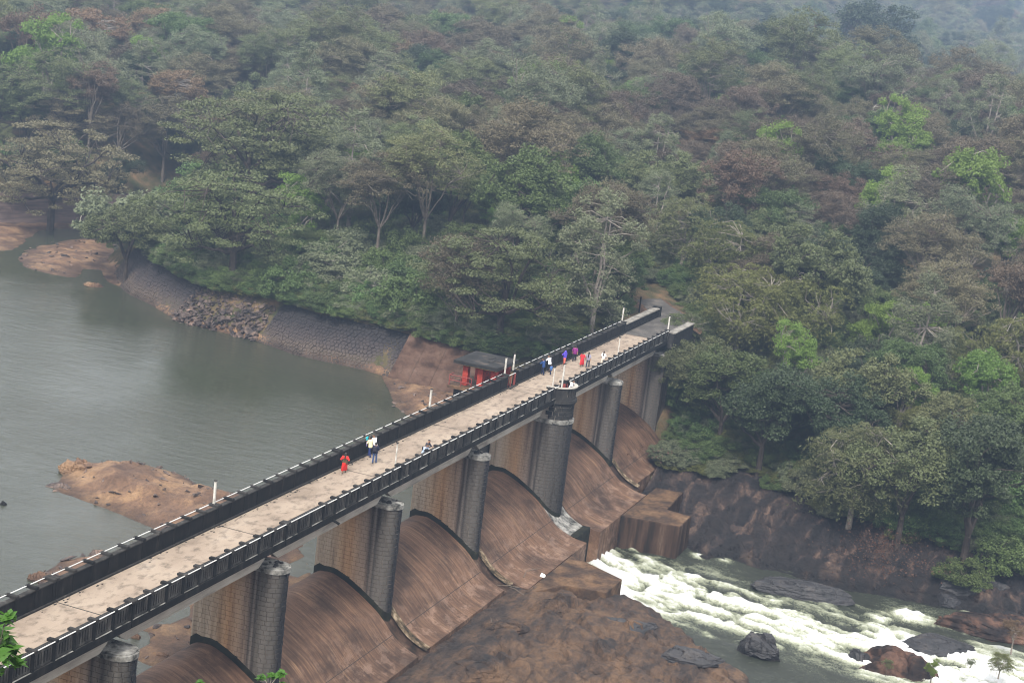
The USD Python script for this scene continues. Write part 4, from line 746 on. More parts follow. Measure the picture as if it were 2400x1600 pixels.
# ------------------------------------------------------------------ trees
def quad_leaves(c, n_, size, r_, elong=1.7):
    """rhombic leaves at points c with normals n_"""
    N = len(c); t = r_.normal(size=(N, 3)); t -= n_ * (t * n_).sum(1, keepdims=True); t /= np.linalg.norm(t, axis=1, keepdims=True) + 1e-9
    b = np.cross(n_, t); s = size * r_.uniform(.6, 1.35, (N, 1))
    v = np.stack([c - t * s * elong / 2, c + b * s / 2 + n_ * s * .12, c + t * s * elong / 2, c - b * s / 2 + n_ * s * .12], 1).reshape(-1, 3)
    i = np.arange(N)[:, None] * 4
    return v, np.vstack([i + [0, 1, 2], i + [0, 2, 3]])
def make_tree(seed, h=13, r=6, fork=.35, zc=.66, rz=.36, ncl=110, lpc=55, leaf=.34, csize=.95, flat=.55, shape='dome', limbs=6, trunk=.28, bias=.9, elong=1.45, lump=.5, lean=0., twig=.035, shell=.45):
    r_ = np.random.default_rng(seed)
    d = r_.normal(size=(ncl * 3, 3)); d /= np.linalg.norm(d, axis=1, keepdims=True)
    lum = 1 + (fbm(d * 1.0 + seed * 3.3, 1.4, 3, seed) - .5)[:, None] * 2 * lump
    rad = (shell + (1 - shell) * r_.random((ncl * 3, 1)) ** .6)
    p = d * rad * lum * [r, r, h * rz] + [0, 0, h * zc]
    if shape == 'umbrella':
        a = r_.uniform(0, 2 * np.pi, ncl * 3); q = np.sqrt(r_.random(ncl * 3)); lay = r_.integers(0, 4, ncl * 3)
        R_ = r * (1 - .13 * lay) * (1 + .25 * (fbm(np.stack([np.cos(a), np.sin(a), lay * .7 + 0 * a], 1) + seed, 1.3, 3, seed) - .5) * 2)
        p = np.stack([np.cos(a) * q * R_, np.sin(a) * q * R_, h * (.97 - .55 * rz * q ** 2 * 1.6 - .11 * lay * r_.uniform(.7, 1.3, ncl * 3))], 1)
    if shape == 'dome':
        ns = 10 + seed % 4; sc_ = r_.normal(size=(ns, 3)); sc_[:, 2] = np.abs(sc_[:, 2]) * 1.1 - .35; sc_ /= np.linalg.norm(sc_, axis=1, keepdims=True); sr_ = r * r_.uniform(.3, .5, ns) * (.75 + .5 * lump)
        sc_ = sc_ * r_.uniform(.45, .78, (ns, 1)) * [r, r, h * rz] + [0, 0, h * zc]; kk = r_.integers(0, ns, ncl * 3); dd_ = r_.normal(size=(ncl * 3, 3)); dd_[:, 2] = dd_[:, 2] * .8 + .45; dd_ /= np.linalg.norm(dd_, axis=1, keepdims=True)
        p = sc_[kk] + dd_ * (sr_[kk] * r_.uniform(.72, 1.05, ncl * 3))[:, None] * [1, 1, .85]
    if shape == 'column': p[:, :2] *= np.clip(1.25 - .9 * np.abs((p[:, 2:] / h - .5)), .3, 1)
    if shape == 'bush': p[:, 2] = np.abs(p[:, 2] - h * .25) + h * .08
    p = p[p[:, 2] > h * (.12 if shape == 'bush' else fork * .75)][:ncl]; n = len(p)
    # limbs
    f0 = np.array([lean * h * .3, 0, h * fork]); tb = [tube([(0, 0, -1.2), (lean * h * .1, .0, h * fork * .5), f0], [trunk * 1.25, trunk, trunk * .85], 7)]
    tips = p[r_.choice(n, limbs, replace=False)] if n >= limbs else p
    line = []
    for tp in tips:
        mid = f0 * .55 + tp * .45 + [0, 0, (tp[2] - f0[2]) * .18] + r_.normal(size=3) * r * .06
        u = np.linspace(0, 1, 7)[:, None]; L_ = (1 - u) ** 2 * f0 + 2 * u * (1 - u) * mid + u * u * tp; L_[1:-1] += r_.normal(size=(5, 3)) * r * .02
        tb.append(tube(L_, np.linspace(trunk * .62, trunk * .14, 7), 5)); line.append(L_[1:])
    line = np.vstack(line); kd = cKDTree(line); _, ix = kd.query(p)
    for a, b in zip(line[ix], p):
        m_ = (a + b) / 2 + r_.normal(size=3) * np.linalg.norm(b - a) * .12; tb.append(tube([a, m_, b], [twig * 1.7, twig * 1.2, twig * .6], 3))
    woody = cat_(tb)
    if lpc == 0: return woody, None
    cs = csize * r_.uniform(.6, 1.3, n)
    o = r_.normal(size=(n, lpc, 3)); o /= np.linalg.norm(o, axis=2, keepdims=True); o *= r_.random((n, lpc, 1)) ** .45
    o[..., 2] = np.where(o[..., 2] < -.2, o[..., 2] * .5, o[..., 2])
    c = (p[:, None] + o * cs[:, None, None] * [1, 1, flat])
    nn = o * .7 + r_.normal(size=o.shape) * .55 + [0, 0, bias]
    if shape == 'weep':
        tt_ = r_.random((n, lpc)) ; ang = r_.integers(0, 7, (n, lpc)) * .9 + r_.normal(size=(n, lpc)) * .1 + r_.random((n, 1)) * 6
        L_ = cs[:, None] * 2.3; c = p[:, None] + np.stack([np.cos(ang) * tt_ * L_ * .75, np.sin(ang) * tt_ * L_ * .75, (tt_ * .6 - 1.25 * tt_ ** 2) * L_], -1) + r_.normal(size=o.shape) * .07
        nn = r_.normal(size=o.shape) * .6 + [0, 0, .6]
    nn = nn.reshape(-1, 3); nn /= np.linalg.norm(nn, axis=1, keepdims=True)
    v, f = quad_leaves(c.reshape(-1, 3), nn, leaf, r_, elong)
    return woody, trimesh.Trimesh(v, f, process=False)
LM = {
 'lush': leaf_mat('leaf_lush', (0.068, 0.104, 0.029), (0.198, 0.243, 0.085), .02, .5, tip=(0.305, 0.328, 0.147)),
 'olive': leaf_mat('leaf_olive', (0.085, 0.096, 0.038), (0.249, 0.243, 0.113), .02, .4, tip=(0.35, 0.328, 0.181)),
 'tan': leaf_mat('leaf_tan', (.095, .085, .045), (.25, .205, .125), .02, .4, tip=(.34, .28, .19)),
 'green': leaf_mat('leaf_green', (0.056, 0.082, 0.023), (0.175, 0.203, 0.068), .02, .5, tip=(0.282, 0.294, 0.136)),
 'dark': leaf_mat('leaf_dark', (.026, .039, .015), (.082, .1, .042), .015, .4, tip=(.16, .17, .09)),
 'greygreen': leaf_mat('leaf_greygreen', (0.102, 0.115, 0.062), (0.254, 0.266, 0.153), .015, .3, tip=(0.373, 0.373, 0.271)),
 'brown': leaf_mat('leaf_brown', (.075, .058, .036), (.195, .145, .095), .02, .45, tip=(.3, .23, .16)),
 'bright': leaf_mat('leaf_bright', (.11, .17, .03), (.27, .36, .07), .015, .3, .35, tip=(.36, .44, .12)),
 'yellow': leaf_mat('leaf_yellow_olive', (.085, .09, .026), (.235, .22, .08), .015, .4, tip=(.33, .3, .13)),
 'red': leaf_mat('leaf_red', (.085, .058, .036), (.2, .115, .078), .012, .4, tip=(.42, .14, .1)),
 'orange': leaf_mat('leaf_orange', (.12, .08, .042), (.27, .17, .095), .012, .4, tip=(.38, .25, .14)),
}
BM = {'mid': mk('bark_mid', [(.3, (.05, .042, .034)), (.7, (.13, .11, .09))], 2, bump=.3, coord='object'), 'dark': mk('bark_dark', [(.3, (.018, .014, .012)), (.7, (.06, .048, .04))], 2, bump=.3, coord='object'), 'grey': mk('bark_grey', [(.3, (.1, .085, .07)), (.7, (.26, .23, .2))], 2, bump=.3, coord='object'), 'pale': mk('bark_pale', [(.3, (.16, .145, .125)), (.7, (.34, .31, .28))], 2, bump=.2, coord='object')}
SP = {   # kind: (variants, parameters, leaf material, bark, label look)
 'spreading': (3, dict(h=11, r=8.5, fork=.3, rz=.42, ncl=190, lpc=148, leaf=0.144, csize=1.10, flat=0.35, shape='umbrella', limbs=11, trunk=.36, twig=.035, bias=.8), ['olive', 'tan', 'olive'], 'dark', 'flat-topped olive tree'),
 'airy': (3, dict(h=15, r=6.0, fork=.32, zc=.66, rz=.36, ncl=170, lpc=131, leaf=0.137, csize=1.06, flat=.62, limbs=8, trunk=.2, twig=.03, lump=.5, bias=.8), ['olive', 'greygreen', 'tan'], 'mid', 'airy olive tree'),
 'broadleaf': (3, dict(h=12, r=5.2, fork=.25, zc=.58, rz=.42, ncl=150, lpc=166, leaf=0.158, csize=0.92, flat=0.81, lump=.6, bias=.6), ['green', 'green', 'olive'], 'dark', 'dense green broad-leaved tree'),
 'dark': (2, dict(h=12.5, r=4.8, fork=.22, zc=.56, rz=.44, ncl=150, lpc=166, leaf=0.151, csize=0.84, flat=0.90, lump=.45, bias=.6), 'dark', 'dark', 'dark green rounded tree'),
 'greygreen': (2, dict(h=15, r=4.0, fork=.2, zc=.56, rz=.46, ncl=140, lpc=148, leaf=0.137, csize=0.84, flat=0.90, shape='column', lump=.45, bias=.6), 'greygreen', 'grey', 'tall narrow grey-green tree'),
 'brownish': (3, dict(h=12.5, r=5.6, fork=.3, zc=.62, rz=.38, ncl=150, lpc=131, leaf=0.130, csize=0.88, flat=.8, limbs=9, twig=.03, trunk=.2, lump=.55, bias=.6), ['brown', 'tan', 'brown'], 'mid', 'half bare brownish tree'),
 'bright': (2, dict(h=11, r=3.4, fork=.2, zc=.58, rz=.42, ncl=100, lpc=166, leaf=0.144, csize=0.75, flat=0.90, lump=.8, bias=.6), 'bright', 'grey', 'bright yellow-green tree'),
 'weeping': (3, dict(h=10.5, r=5.2, fork=.2, zc=.6, rz=.42, ncl=150, lpc=148, leaf=0.094, csize=0.88, shape='weep', elong=3.4, lump=.5), ['yellow', 'olive', 'yellow'], 'grey', 'yellowish drooping plumy tree'),
 'redtop': (2, dict(h=12, r=4.6, fork=.3, zc=.66, rz=.34, ncl=120, lpc=122, leaf=0.137, csize=0.84, flat=0.68, limbs=8, twig=.03, trunk=.2, lump=.6), 'red', 'mid', 'red-leaved tree'),
 'orangetop': (2, dict(h=12, r=5.2, fork=.28, zc=.62, rz=.38, ncl=130, lpc=140, leaf=0.144, csize=0.88, flat=0.61, limbs=7, lump=.5), 'orange', 'grey', 'orange-brown tree'),
 'bare': (2, dict(h=13, r=5.0, fork=.35, zc=.66, rz=.36, ncl=75, lpc=0, limbs=11, trunk=.24, twig=.055), None, 'pale', 'bare pale tree'),
 'bush': (3, dict(h=4.2, r=3.2, fork=.1, zc=.4, rz=.5, ncl=80, lpc=157, leaf=0.137, csize=0.66, flat=0.81, shape='bush', trunk=.1, twig=.02, lump=.5, bias=.6), ['lush', 'green', 'lush'], 'dark', 'low green bush'),
 'paleBush': (2, dict(h=4.0, r=3.0, fork=.1, zc=.4, rz=.5, ncl=80, lpc=157, leaf=0.137, csize=0.66, flat=0.68, shape='bush', trunk=.1, twig=.02, lump=.5, bias=.7), 'greygreen', 'grey', 'low grey-green bush'),
 'dryBush': (2, dict(h=2.2, r=2.2, fork=.1, zc=.4, rz=.5, ncl=60, lpc=122, leaf=0.108, csize=0.53, flat=0.81, shape='bush', trunk=.06, twig=.02, lump=.5), 'yellow', 'grey', 'low dry yellowish bush'),
}
kinds = {}
for si, (k, (nv, par, lm, bk, words)) in enumerate(SP.items()):
    for v in range(nv):
        root = f'/World/tree_kinds/{k.lower()}_{v + 1}'
        if not stage.GetPrimAtPath('/World/tree_kinds'): stage.CreateClassPrim('/World/tree_kinds')
        UsdGeom.Xform.Define(stage, root)
        wood, lv = make_tree(100 + si * 17 + v * 5, **par)
        usdkit.mesh(stage, root + '/trunk', wood, BM[bk])
        if lv is not None: usdkit.mesh(stage, root + '/crown', lv, LM[lm if isinstance(lm, str) else lm[v % len(lm)]])
        kinds.setdefault(k, []).append((root, par['h'], par['r']))
groundH = lambda x, y: float(H(np.array([x]), np.array([y]))[0])
trees = []                        # (x, y, z, kind, variant, scale xy, scale z, rot, label or None)
def place_px(px, py, kind, width_px, frac=.62, label=None, var=None, hs=1.0, dmin=150):
    """stands a tree on the ground so that the point at FRAC of its height is seen at px, py, its crown width_px wide"""
    d = ray(px, py); d = d / np.hypot(d[0], d[1]); i = len(trees)
    v = (i * 7 + 3) % len(kinds[kind]) if var is None else var; root, h, r = kinds[kind][v]
    S = np.arange(dmin, 1500, 1.0); P = C + d * S[:, None]; dep = (P - C) @ R[2]
    need = width_px * dep / F / (2 * r)                      # scale that gives the wanted width
    g = H(P[:, 0], P[:, 1]); e = P[:, 2] - g - frac * h * need * hs
    ok = np.where(e < 0)[0]
    k = ok[0] if len(ok) else int(np.argmin(e))
    s = need[k]; trees.append((P[k, 0], P[k, 1], g[k], kind, v, s, s * hs, (i * 67) % 360, label))
hero = [  # px, py of the crown's middle, kind, crown width in photo pixels, fraction, label
 (560, 450, 'spreading', 400, .8, 'spreading tree with a thick dark forked trunk above the cracked stone bank'),
 (330, 470, 'paleBush', 260, .6, 'big rounded grey-green bushy tree overhanging the headland tip'),
 (300, 560, 'broadleaf', 170, .5, 'dense tree leaning over the stone pitching at the headland tip'),
 (610, 255, 'spreading', 470, .85, 'widest flat-topped tree, in layers, behind the spreading tree on the headland'),
 (130, 335, 'spreading', 380, .8, 'flat layered tree overhanging the far dark bank at the left edge'),
 (900, 430, 'airy', 210, .7, 'tall airy tree with a straight dark trunk in the middle of the headland'),
 (1010, 400, 'airy', 230, .7, 'tall airy tree just right of the straight-trunked one on the headland'),
 (800, 440, 'airy', 180, .65, 'slender airy tree left of the straight-trunked one on the headland'),
 (1190, 620, 'spreading', 420, .72, 'large half bare spreading tree with several dark limbs just behind the red hut'),
 (1080, 660, 'brownish', 230, .6, 'brownish bare-twigged tree left of the dark limbs behind the hut'),
 (1230, 430, 'broadleaf', 230, .7, 'broad rounded green tree on the rise behind the headland trees'),
 (1410, 590, 'greygreen', 190, .6, 'grey-green tree beside the start of the curving road'),
 (1350, 540, 'broadleaf', 170, .6, 'pale-topped leafy tree above the dark fence'),
 (1400, 400, 'broadleaf', 190, .65, 'layered fresh green tree in the centre with a dark forked trunk'),
 (1435, 130, 'dark', 150, .6, 'tall dark tree rising above the middle of the far forest'),
 (1315, 140, 'bright', 95, .6, 'light green dome-shaped tree left of the tall dark tree'),
 (1280, 245, 'bright', 120, .6, 'small green crown below the light green dome'),
 (895, 220, 'greygreen', 120, .55, 'tall pale grey-green tree standing above the headland trees'),
 (785, 180, 'greygreen', 90, .55, 'slim grey-green tree left of the tall pale one'),
 (215, 230, 'redtop', 120, .75, 'tree with bright red tips at the left above the flat layered tree'),
 (280, 165, 'brownish', 150, .65, 'brown feathery tree right above the red-tipped tree'),
 (110, 170, 'bright', 130, .6, 'pale green tree near the left edge above the flat layered tree'),
 (200, 85, 'orangetop', 190, .65, 'orange-brown tree in the upper left corner area'),
 (50, 130, 'redtop', 140, .65, 'rust-red tree at the left edge'),
 (1240, 185, 'orangetop', 120, .65, 'tree with a golden-brown top left of the tall dark tree'),
 (1265, 330, 'brownish', 160, .6, 'dark brown dense tree in the centre'),
 (1475, 275, 'redtop', 90, .75, 'tree with a small red patch in the centre right'),
 (1090, 220, 'airy', 170, .65, 'grey tree with a tall visible trunk in the upper middle'),
 (1990, 430, 'dark', 150, .55, 'very dark round tree in the right half of the forest'),
 (2110, 345, 'bright', 110, .6, 'bright green tree above and right of the very dark round tree'),
 (2075, 395, 'bright', 80, .6, 'small bright green tree touching the very dark round tree at its upper right'),
 (1815, 390, 'bright', 110, .65, 'bright green tree up and left from the very dark round tree'),
 (2295, 475, 'bright', 150, .6, 'large bright green tree near the right edge'),
 (2065, 510, 'bright', 110, .6, 'bright green tree below the very dark round tree'),
 (2375, 590, 'bright', 100, .6, 'bright green tree at the right edge'),
 (1855, 850, 'bright', 100, .62, 'lime green crown in the dark thicket right of the bridge end'),
 (2115, 945, 'bright', 100, .58, 'lime green crown above the big leaning tree at the lower right'),
 (2150, 800, 'bright', 90, .6, 'fresh green crown in the middle of the right-hand thicket'),
 (2320, 920, 'bright', 120, .6, 'fresh green crown low at the right edge'),
 (1720, 600, 'weeping', 200, .6, 'yellowish plumy tree standing right of the curving road'),
 (1850, 620, 'weeping', 170, .6, 'yellowish plumy tree right of the one beside the road'),
 (1740, 720, 'weeping', 220, .6, 'plumy tree just above the right end of the bridge'),
 (1860, 740, 'weeping', 200, .6, 'wide plumy tree right of the bridge end'),
 (1610, 790, 'weeping', 120, .6, 'drooping bush over the pale wall at the bridge end'),
 (1620, 880, 'broadleaf', 180, .55, 'leafy dark tree hiding the right end of the bridge girder'),
 (1700, 930, 'broadleaf', 200, .55, 'leafy tree below the bridge end beside the abutment'),
 (1800, 960, 'dark', 200, .5, 'dark tree over the rock slope right of the abutment'),
 (1640, 985, 'bush', 120, .6, 'bush at the foot of the abutment'),
 (1960, 1000, 'dark', 190, .5, 'dark tree above the pale scoured rock'),
 (2010, 1110, 'weeping', 240, .55, 'large leaning olive tree over the rock bank at the lower right'),
 (2130, 1120, 'broadleaf', 260, .55, 'large leafy tree right of the leaning olive tree'),
 (2290, 1140, 'dark', 260, .55, 'tall dark tree with hanging branches at the lower right edge'),
 (2370, 1000, 'broadleaf', 200, .6, 'leafy tree at the right edge above the dark hanging tree'),
 (2240, 1020, 'broadleaf', 200, .6, 'leafy tree between the lime crown and the right edge'),
 (2370, 1270, 'bush', 170, .6, 'bush over the rock ledge at the right edge'),
 (2260, 1330, 'bush', 120, .5, 'bush at the water side near the right edge'),
 (1735, 215, 'bare', 110, .7, 'bare tree with forked white limbs in the upper right'),
 (2050, 290, 'bare', 110, .7, 'bare tree with dark bent limbs on the right-hand ridge'),
 (2240, 235, 'brownish', 150, .65, 'dark brown tree standing up on the ridge at the right against the haze'),
 (2110, 250, 'brownish', 150, .62, 'brown tree left of the one standing up on the ridge'),
 (1720, 470, 'redtop', 150, .65, 'salmon-tipped tree left of the very dark round tree'),
 (2160, 600, 'redtop', 110, .65, 'tree with red tips in the right-hand forest below the bright trees'),
 (1790, 130, 'dark', 170, .55, 'dark dome-shaped tree in the haze at the upper right'),
 (2060, 120, 'dark', 190, .55, 'wide bluish tree in the haze at the far upper right'),
]
for e in hero: place_px(e[0], e[1], e[2], e[3] * (1.2 if e[2] in ('bright', 'redtop', 'dark') else 1.08), e[4] * (.82 if e[2] in ('bright', 'redtop') else 1), e[5], hs=1.2 if e[2] in ('bright', 'redtop') else 1.0)
for x, y, k, v, s, l in [(110.0, -8.4, 'bush', 0, 1.45, 'round bush against the outer side of the pale wall at the bridge end'), (113.4, -8.4, 'bush', 2, 1.55, 'bush hiding the foot of the pale wall at the bridge end'), (116.5, -8.6, 'paleBush', 0, 1.2, 'grey-green bush past the end of the pale wall'), (111.5, -11.5, 'broadleaf', 1, .62, 'small leafy tree directly below the pale wall beside the abutment')]: trees.append((x, y, groundH(x, y), k, v, s, s, 30 * x % 360, l))
hero_n = len(trees)
# fill the rest of the woods
r_ = np.random.default_rng(77)
cand = []
def visible_xy(x, y, m=60):
    p = proj([(x, y, groundH(x, y) + 7)])[0]; return p[2] > 0 and -m < p[0] < 2400 + m and -60 < p[1] < 1700, p
S_ = 5.6
gxx, gyy = np.meshgrid(np.arange(85, 1300, 1.0), [0]); pts = []
x = 92.0
while x < 1500:
    sp_ = 7.8 if x < 230 else 8.8 if x < 330 else 10 if x < 520 else 15
    ys_ = np.arange(-260, 900, sp_); xs_ = x + r_.uniform(-.4, .4, len(ys_)) * sp_; ys_ = ys_ + r_.uniform(-.4, .4, len(ys_)) * sp_
    pts.append(np.stack([xs_, ys_], 1)); x += sp_
pts = np.vstack(pts); pz_ = H(pts[:, 0], pts[:, 1]); pj = proj(np.c_[pts, pz_ + 7])
ok = (pj[:, 2] > 0) & (pj[:, 0] > -90) & (pj[:, 0] < 2490) & (pj[:, 1] > -110) & (pj[:, 1] < 1650)
sa, sc, sd = sdist(A_poly, pts[:, 0], pts[:, 1]), sdist(C_poly, pts[:, 0], pts[:, 1]), sdist(D_poly, pts[:, 0], pts[:, 1])
up_ok = (pts[:, 1] > -1) & ((sa > 6.5) | (sc > 6.5) | ((pts[:, 0] > 140) & (pts[:, 1] > 95) & (pz_ > -7.5))); dn_ok = (pts[:, 1] <= -1) & (sd > np.where(pts[:, 1] < -27, 9.5, 15.0))
cl = shapely.distance(shapely.points(pts), LineString(cp)); ok &= (up_ok | dn_ok) & ~((pts[:, 0] < 111) & (pts[:, 1] > -9) & (pts[:, 1] < 2)) & (cl > 4.2)
ok &= ~((cl < 9) & (pts[:, 1] < 20) & (pts[:, 0] < 150) & (pj[:, 0] < 1480) & (pj[:, 1] > 690) & (pj[:, 1] < 800))
hx = np.array([t[:2] for t in trees]); hr = np.array([kinds[t[3]][t[4]][2] * t[5] for t in trees])
D_ = np.linalg.norm(pts[:, None] - hx[None], axis=2); ok &= (D_ > hr[None] * .62 + 1.2).all(1)
xtra = np.array([tuple(at(px_, py_, -5)[:2]) for px_, py_ in r_.uniform([300, 560], [1050, 790], (900, 2))]); xs_a = sdist(A_poly, xtra[:, 0], xtra[:, 1]); xtra = xtra[(xs_a > 5.2) & (xs_a < 26)]
keepx = []
for q in xtra:
    if all((q[0] - w_[0]) ** 2 + (q[1] - w_[1]) ** 2 > 4.4 ** 2 for w_ in keepx): keepx.append(q)
keepx = np.array(keepx)
pts, pz_, pj = pts[ok], pz_[ok], pj[ok]
nz = fbm(np.c_[pts, 0 * pz_], .018, 3, 51); cell_n = r_.random(len(pts))
def pick(x, y, d, px, n, u):
    if d < 235 and y < 12 and x < 190 and px > 1450:      # thicket on the right bank
        t = [('broadleaf', .30), ('dark', .24), ('weeping', .22), ('brownish', .10), ('bright', .045), ('greygreen', .05), ('redtop', .03), ('airy', 1)]
    elif px > 1350:
        t = [('brownish', .40), ('broadleaf', .17), ('dark', .10), ('airy', .14), ('redtop', .05), ('bright', .05), ('orangetop', .03), ('greygreen', 1)] if d < 420 else [('broadleaf', .35), ('greygreen', .2), ('dark', .2), ('airy', .15), ('orangetop', .04), ('brownish', 1)]
    elif px > 780:
        t = [('airy', .36), ('brownish', .22), ('broadleaf', .14), ('greygreen', .09), ('dark', .07), ('orangetop', .05), ('redtop', .025), ('bright', 1)] if n > .42 else [('brownish', .35), ('airy', .3), ('broadleaf', .2), ('redtop', .04), ('orangetop', .04), ('dark', 1)]
    else:
        t = [('airy', .30), ('broadleaf', .22), ('spreading', .10), ('dark', .13), ('brownish', .10), ('greygreen', .06), ('orangetop', .05), ('redtop', .02), ('bright', 1)]
    for k, p in t:
        if u < p or p == 1: return k
        u -= p
fills = []
for i in range(len(pts)):
    x, y = pts[i]; d = pj[i, 2]; k = pick(x, y, d, pj[i, 0], nz[i], cell_n[i]); v = r_.integers(0, len(kinds[k])); s = r_.uniform(.75, 1.38) * (1.45 if d > 600 else 1.1 if d > 330 else .92 if d < 235 else 1.0)
    if (sd[ok][i] < 19 and y < 0) or (y > 0 and x < 165 and sa[ok][i] < 16): k = ['bush', 'paleBush', 'bush', 'broadleaf'][int(cell_n[i] * 4)]; v = int(r_.integers(0, len(kinds[k]))); s = r_.uniform(1.05, 1.9) if k != 'broadleaf' else r_.uniform(.5, .75)
    fills.append((x, y, pz_[i], k, int(v), s, s * r_.uniform(.85, 1.15), r_.uniform(0, 360), d))
for i, (x, y) in enumerate(keepx):
    k = ['bush', 'paleBush', 'bush'][i % 3]; z = groundH(x, y); s = r_.uniform(1.0, 1.55); fills.append((x, y, z, k, int(r_.integers(0, len(kinds[k]))), s, s * r_.uniform(.9, 1.3), r_.uniform(0, 360), proj([(x, y, z)])[0][2]))
fills.sort(key=lambda t: -t[5] * kinds[t[3]][t[4]][2] / t[8])
NIND = 300 - hero_n
ind, rest = fills[:NIND], fills[NIND:]
# labels for the single trees of the fill: look, and where it stands from the nearest hero tree
short = {}
for e in hero: short[e[5]] = e[5]
hp = proj([(t[0], t[1], t[2] + 7) for t in trees[:hero_n]])
land = [('the red hut', 1150, 850), ('the stone parapet end', 1535, 720), ('the lookout balcony', 1310, 910), ('the stone abutment', 1490, 900), ('the headland tip', 270, 600), ('the very dark round tree', 1990, 430), ('the tall dark far tree', 1435, 130), ('the light green dome-shaped tree', 1315, 140), ('the tall pale grey-green tree', 895, 220),
        ('the widest flat-topped tree', 610, 255), ('the dark-trunked spreading tree', 560, 450), ('the left-edge layered tree', 130, 335), ('the straight-trunked headland tree', 900, 430), ('the white-limbed bare tree', 1735, 215), ('the ridge tree at the right', 2240, 235), ('the large bright right-edge tree', 2295, 475), ('the upper lime crown', 1855, 850), ('the lower lime crown', 2115, 945), ('the large leaning olive tree', 2010, 1110), ('the roadside plumy tree', 1720, 600), ('the upper-left orange-brown tree', 200, 85), ('the left red-tipped tree', 215, 230), ('the layered fresh green tree', 1400, 400), ('the wide bluish hazy tree', 2060, 120), ('the upper left corner', 0, 0), ('the upper right corner', 2400, 0)]
dirs = ['right of', 'down and right of', 'below', 'down and left of', 'left of', 'up and left of', 'above', 'up and right of']
lab = {}
for t in ind:
    p = proj([(t[0], t[1], t[2] + 7)])[0]; dd = [np.hypot(p[0] - l[1], p[1] - l[2]) for l in land]; j = int(np.argmin(dd)); a = math.atan2(p[1] - land[j][2], p[0] - land[j][1]); o = dirs[int(round(a / (math.pi / 4))) % 8]
    lab.setdefault((SP[t[3]][4], o, land[j][0]), []).append((dd[j], t))
ordn = ['nearest', 'second nearest', 'third nearest', 'fourth nearest', 'fifth nearest', 'sixth nearest', 'seventh nearest', 'eighth nearest', 'ninth nearest', 'tenth nearest']
for (w, o, l), q in lab.items():
    q.sort(key=lambda e: e[0])
    for n_, (_, t) in enumerate(q): trees.append((*t[:8], f'{w} {o} {l}' + (f', {ordn[min(n_, 9)]}' if len(q) > 1 else '')))
def put(name, x, y, z, root, sx, sz, rot, **tags):
    o = UsdGeom.Xform.Define(stage, numbered('/World', name)); o.AddTranslateOp().Set(Gf.Vec3d(float(x), float(y), float(z))); o.AddRotateZOp().Set(float(rot)); o.AddScaleOp().Set(Gf.Vec3f(float(sx), float(sx), float(sz)))
    o.GetPrim().GetReferences().AddInternalReference(root); o.GetPrim().SetInstanceable(True); tag(o, **tags); return o
NAME = {'spreading': 'spreading_tree', 'airy': 'airy_tree', 'broadleaf': 'broadleaf_tree', 'dark': 'dark_tree', 'greygreen': 'tall_tree', 'brownish': 'brown_tree', 'bright': 'bright_green_tree', 'weeping': 'plumy_tree', 'redtop': 'red_tipped_tree', 'orangetop': 'orange_tree', 'bare': 'bare_tree', 'bush': 'bush', 'paleBush': 'pale_bush', 'dryBush': 'dry_bush'}
for x, y, z, k, v, s, sz, rot, l in trees:
    put(NAME[k], x, y, z - .15, kinds[k][v][0], s, sz, rot, label=l, cat='bush' if 'ush' in k else 'tree', group='trees of the wooded valley')
def scatter(name, items, label, cat):
    pi = UsdGeom.PointInstancer.Define(stage, '/World/' + name); roots = sorted({kinds[i[3]][i[4]][0] for i in items}); ix = {q: n for n, q in enumerate(roots)}
    for n, q in enumerate(roots):
        pr = UsdGeom.Xform.Define(stage, f'/World/{name}/kinds/kind_{n:03d}'); pr.GetPrim().GetReferences().AddInternalReference(q); pi.GetPrototypesRel().AddTarget(pr.GetPath())
    pi.CreateProtoIndicesAttr([ix[kinds[i[3]][i[4]][0]] for i in items]); pi.CreatePositionsAttr([Gf.Vec3f(float(i[0]), float(i[1]), float(i[2]) - .15) for i in items])
    pi.CreateScalesAttr([Gf.Vec3f(float(i[5]), float(i[5]), float(i[6])) for i in items])
    pi.CreateOrientationsAttr([Gf.Quath(math.cos(math.radians(i[7]) / 2), 0, 0, math.sin(math.radians(i[7]) / 2)) for i in items])
    tag(pi, label, cat, kind='stuff')
scatter('distant_forest', rest, 'mixed forest covering the hazy far slopes and filling between the nearer trees', 'forest')
# undergrowth along the edges of the woods
ug = []
for _ in range(16000):
    if _ % 2: x, y = r_.uniform(96, 175), r_.uniform(-75, 100)
    else:
        q = A_foot[r_.integers(0, len(A_foot))]; x, y = q[0] + r_.normal() * 9, q[1] + r_.normal() * 9
    ug.append((x, y))
ug = np.array(ug); ug = np.vstack([ug, np.stack([r_.uniform(130, 260, 1200), r_.uniform(95, 190, 1200)], 1)])
uz = H(ug[:, 0], ug[:, 1]); sa, sc, sd = sdist(A_poly, ug[:, 0], ug[:, 1]), sdist(C_poly, ug[:, 0], ug[:, 1]), sdist(D_poly, ug[:, 0], ug[:, 1])
cl = shapely.distance(shapely.points(ug), LineString(cp)); pj = proj(np.c_[ug, uz])
k_ = (((ug[:, 1] > -1) & ((sa > 4.6) | (sc > 5.2))) | ((ug[:, 1] < -1) & (sd > np.where(ug[:, 1] < -27, 8.0, 13.0)))) & (cl > 3.0) & ~((ug[:, 0] < 109) & (ug[:, 1] > -7.5) & (ug[:, 1] < 2.2)) & (pj[:, 2] > 0) & (pj[:, 0] > -60) & (pj[:, 0] < 2460) & (pj[:, 2] < 330)
keep_road = ~((pj[:, 0] > 1400) & (pj[:, 0] < 1640) & (pj[:, 1] > 660) & (pj[:, 1] < 830) & (cl < 6))
ug, uz = ug[k_ & keep_road], uz[k_ & keep_road]; its = []
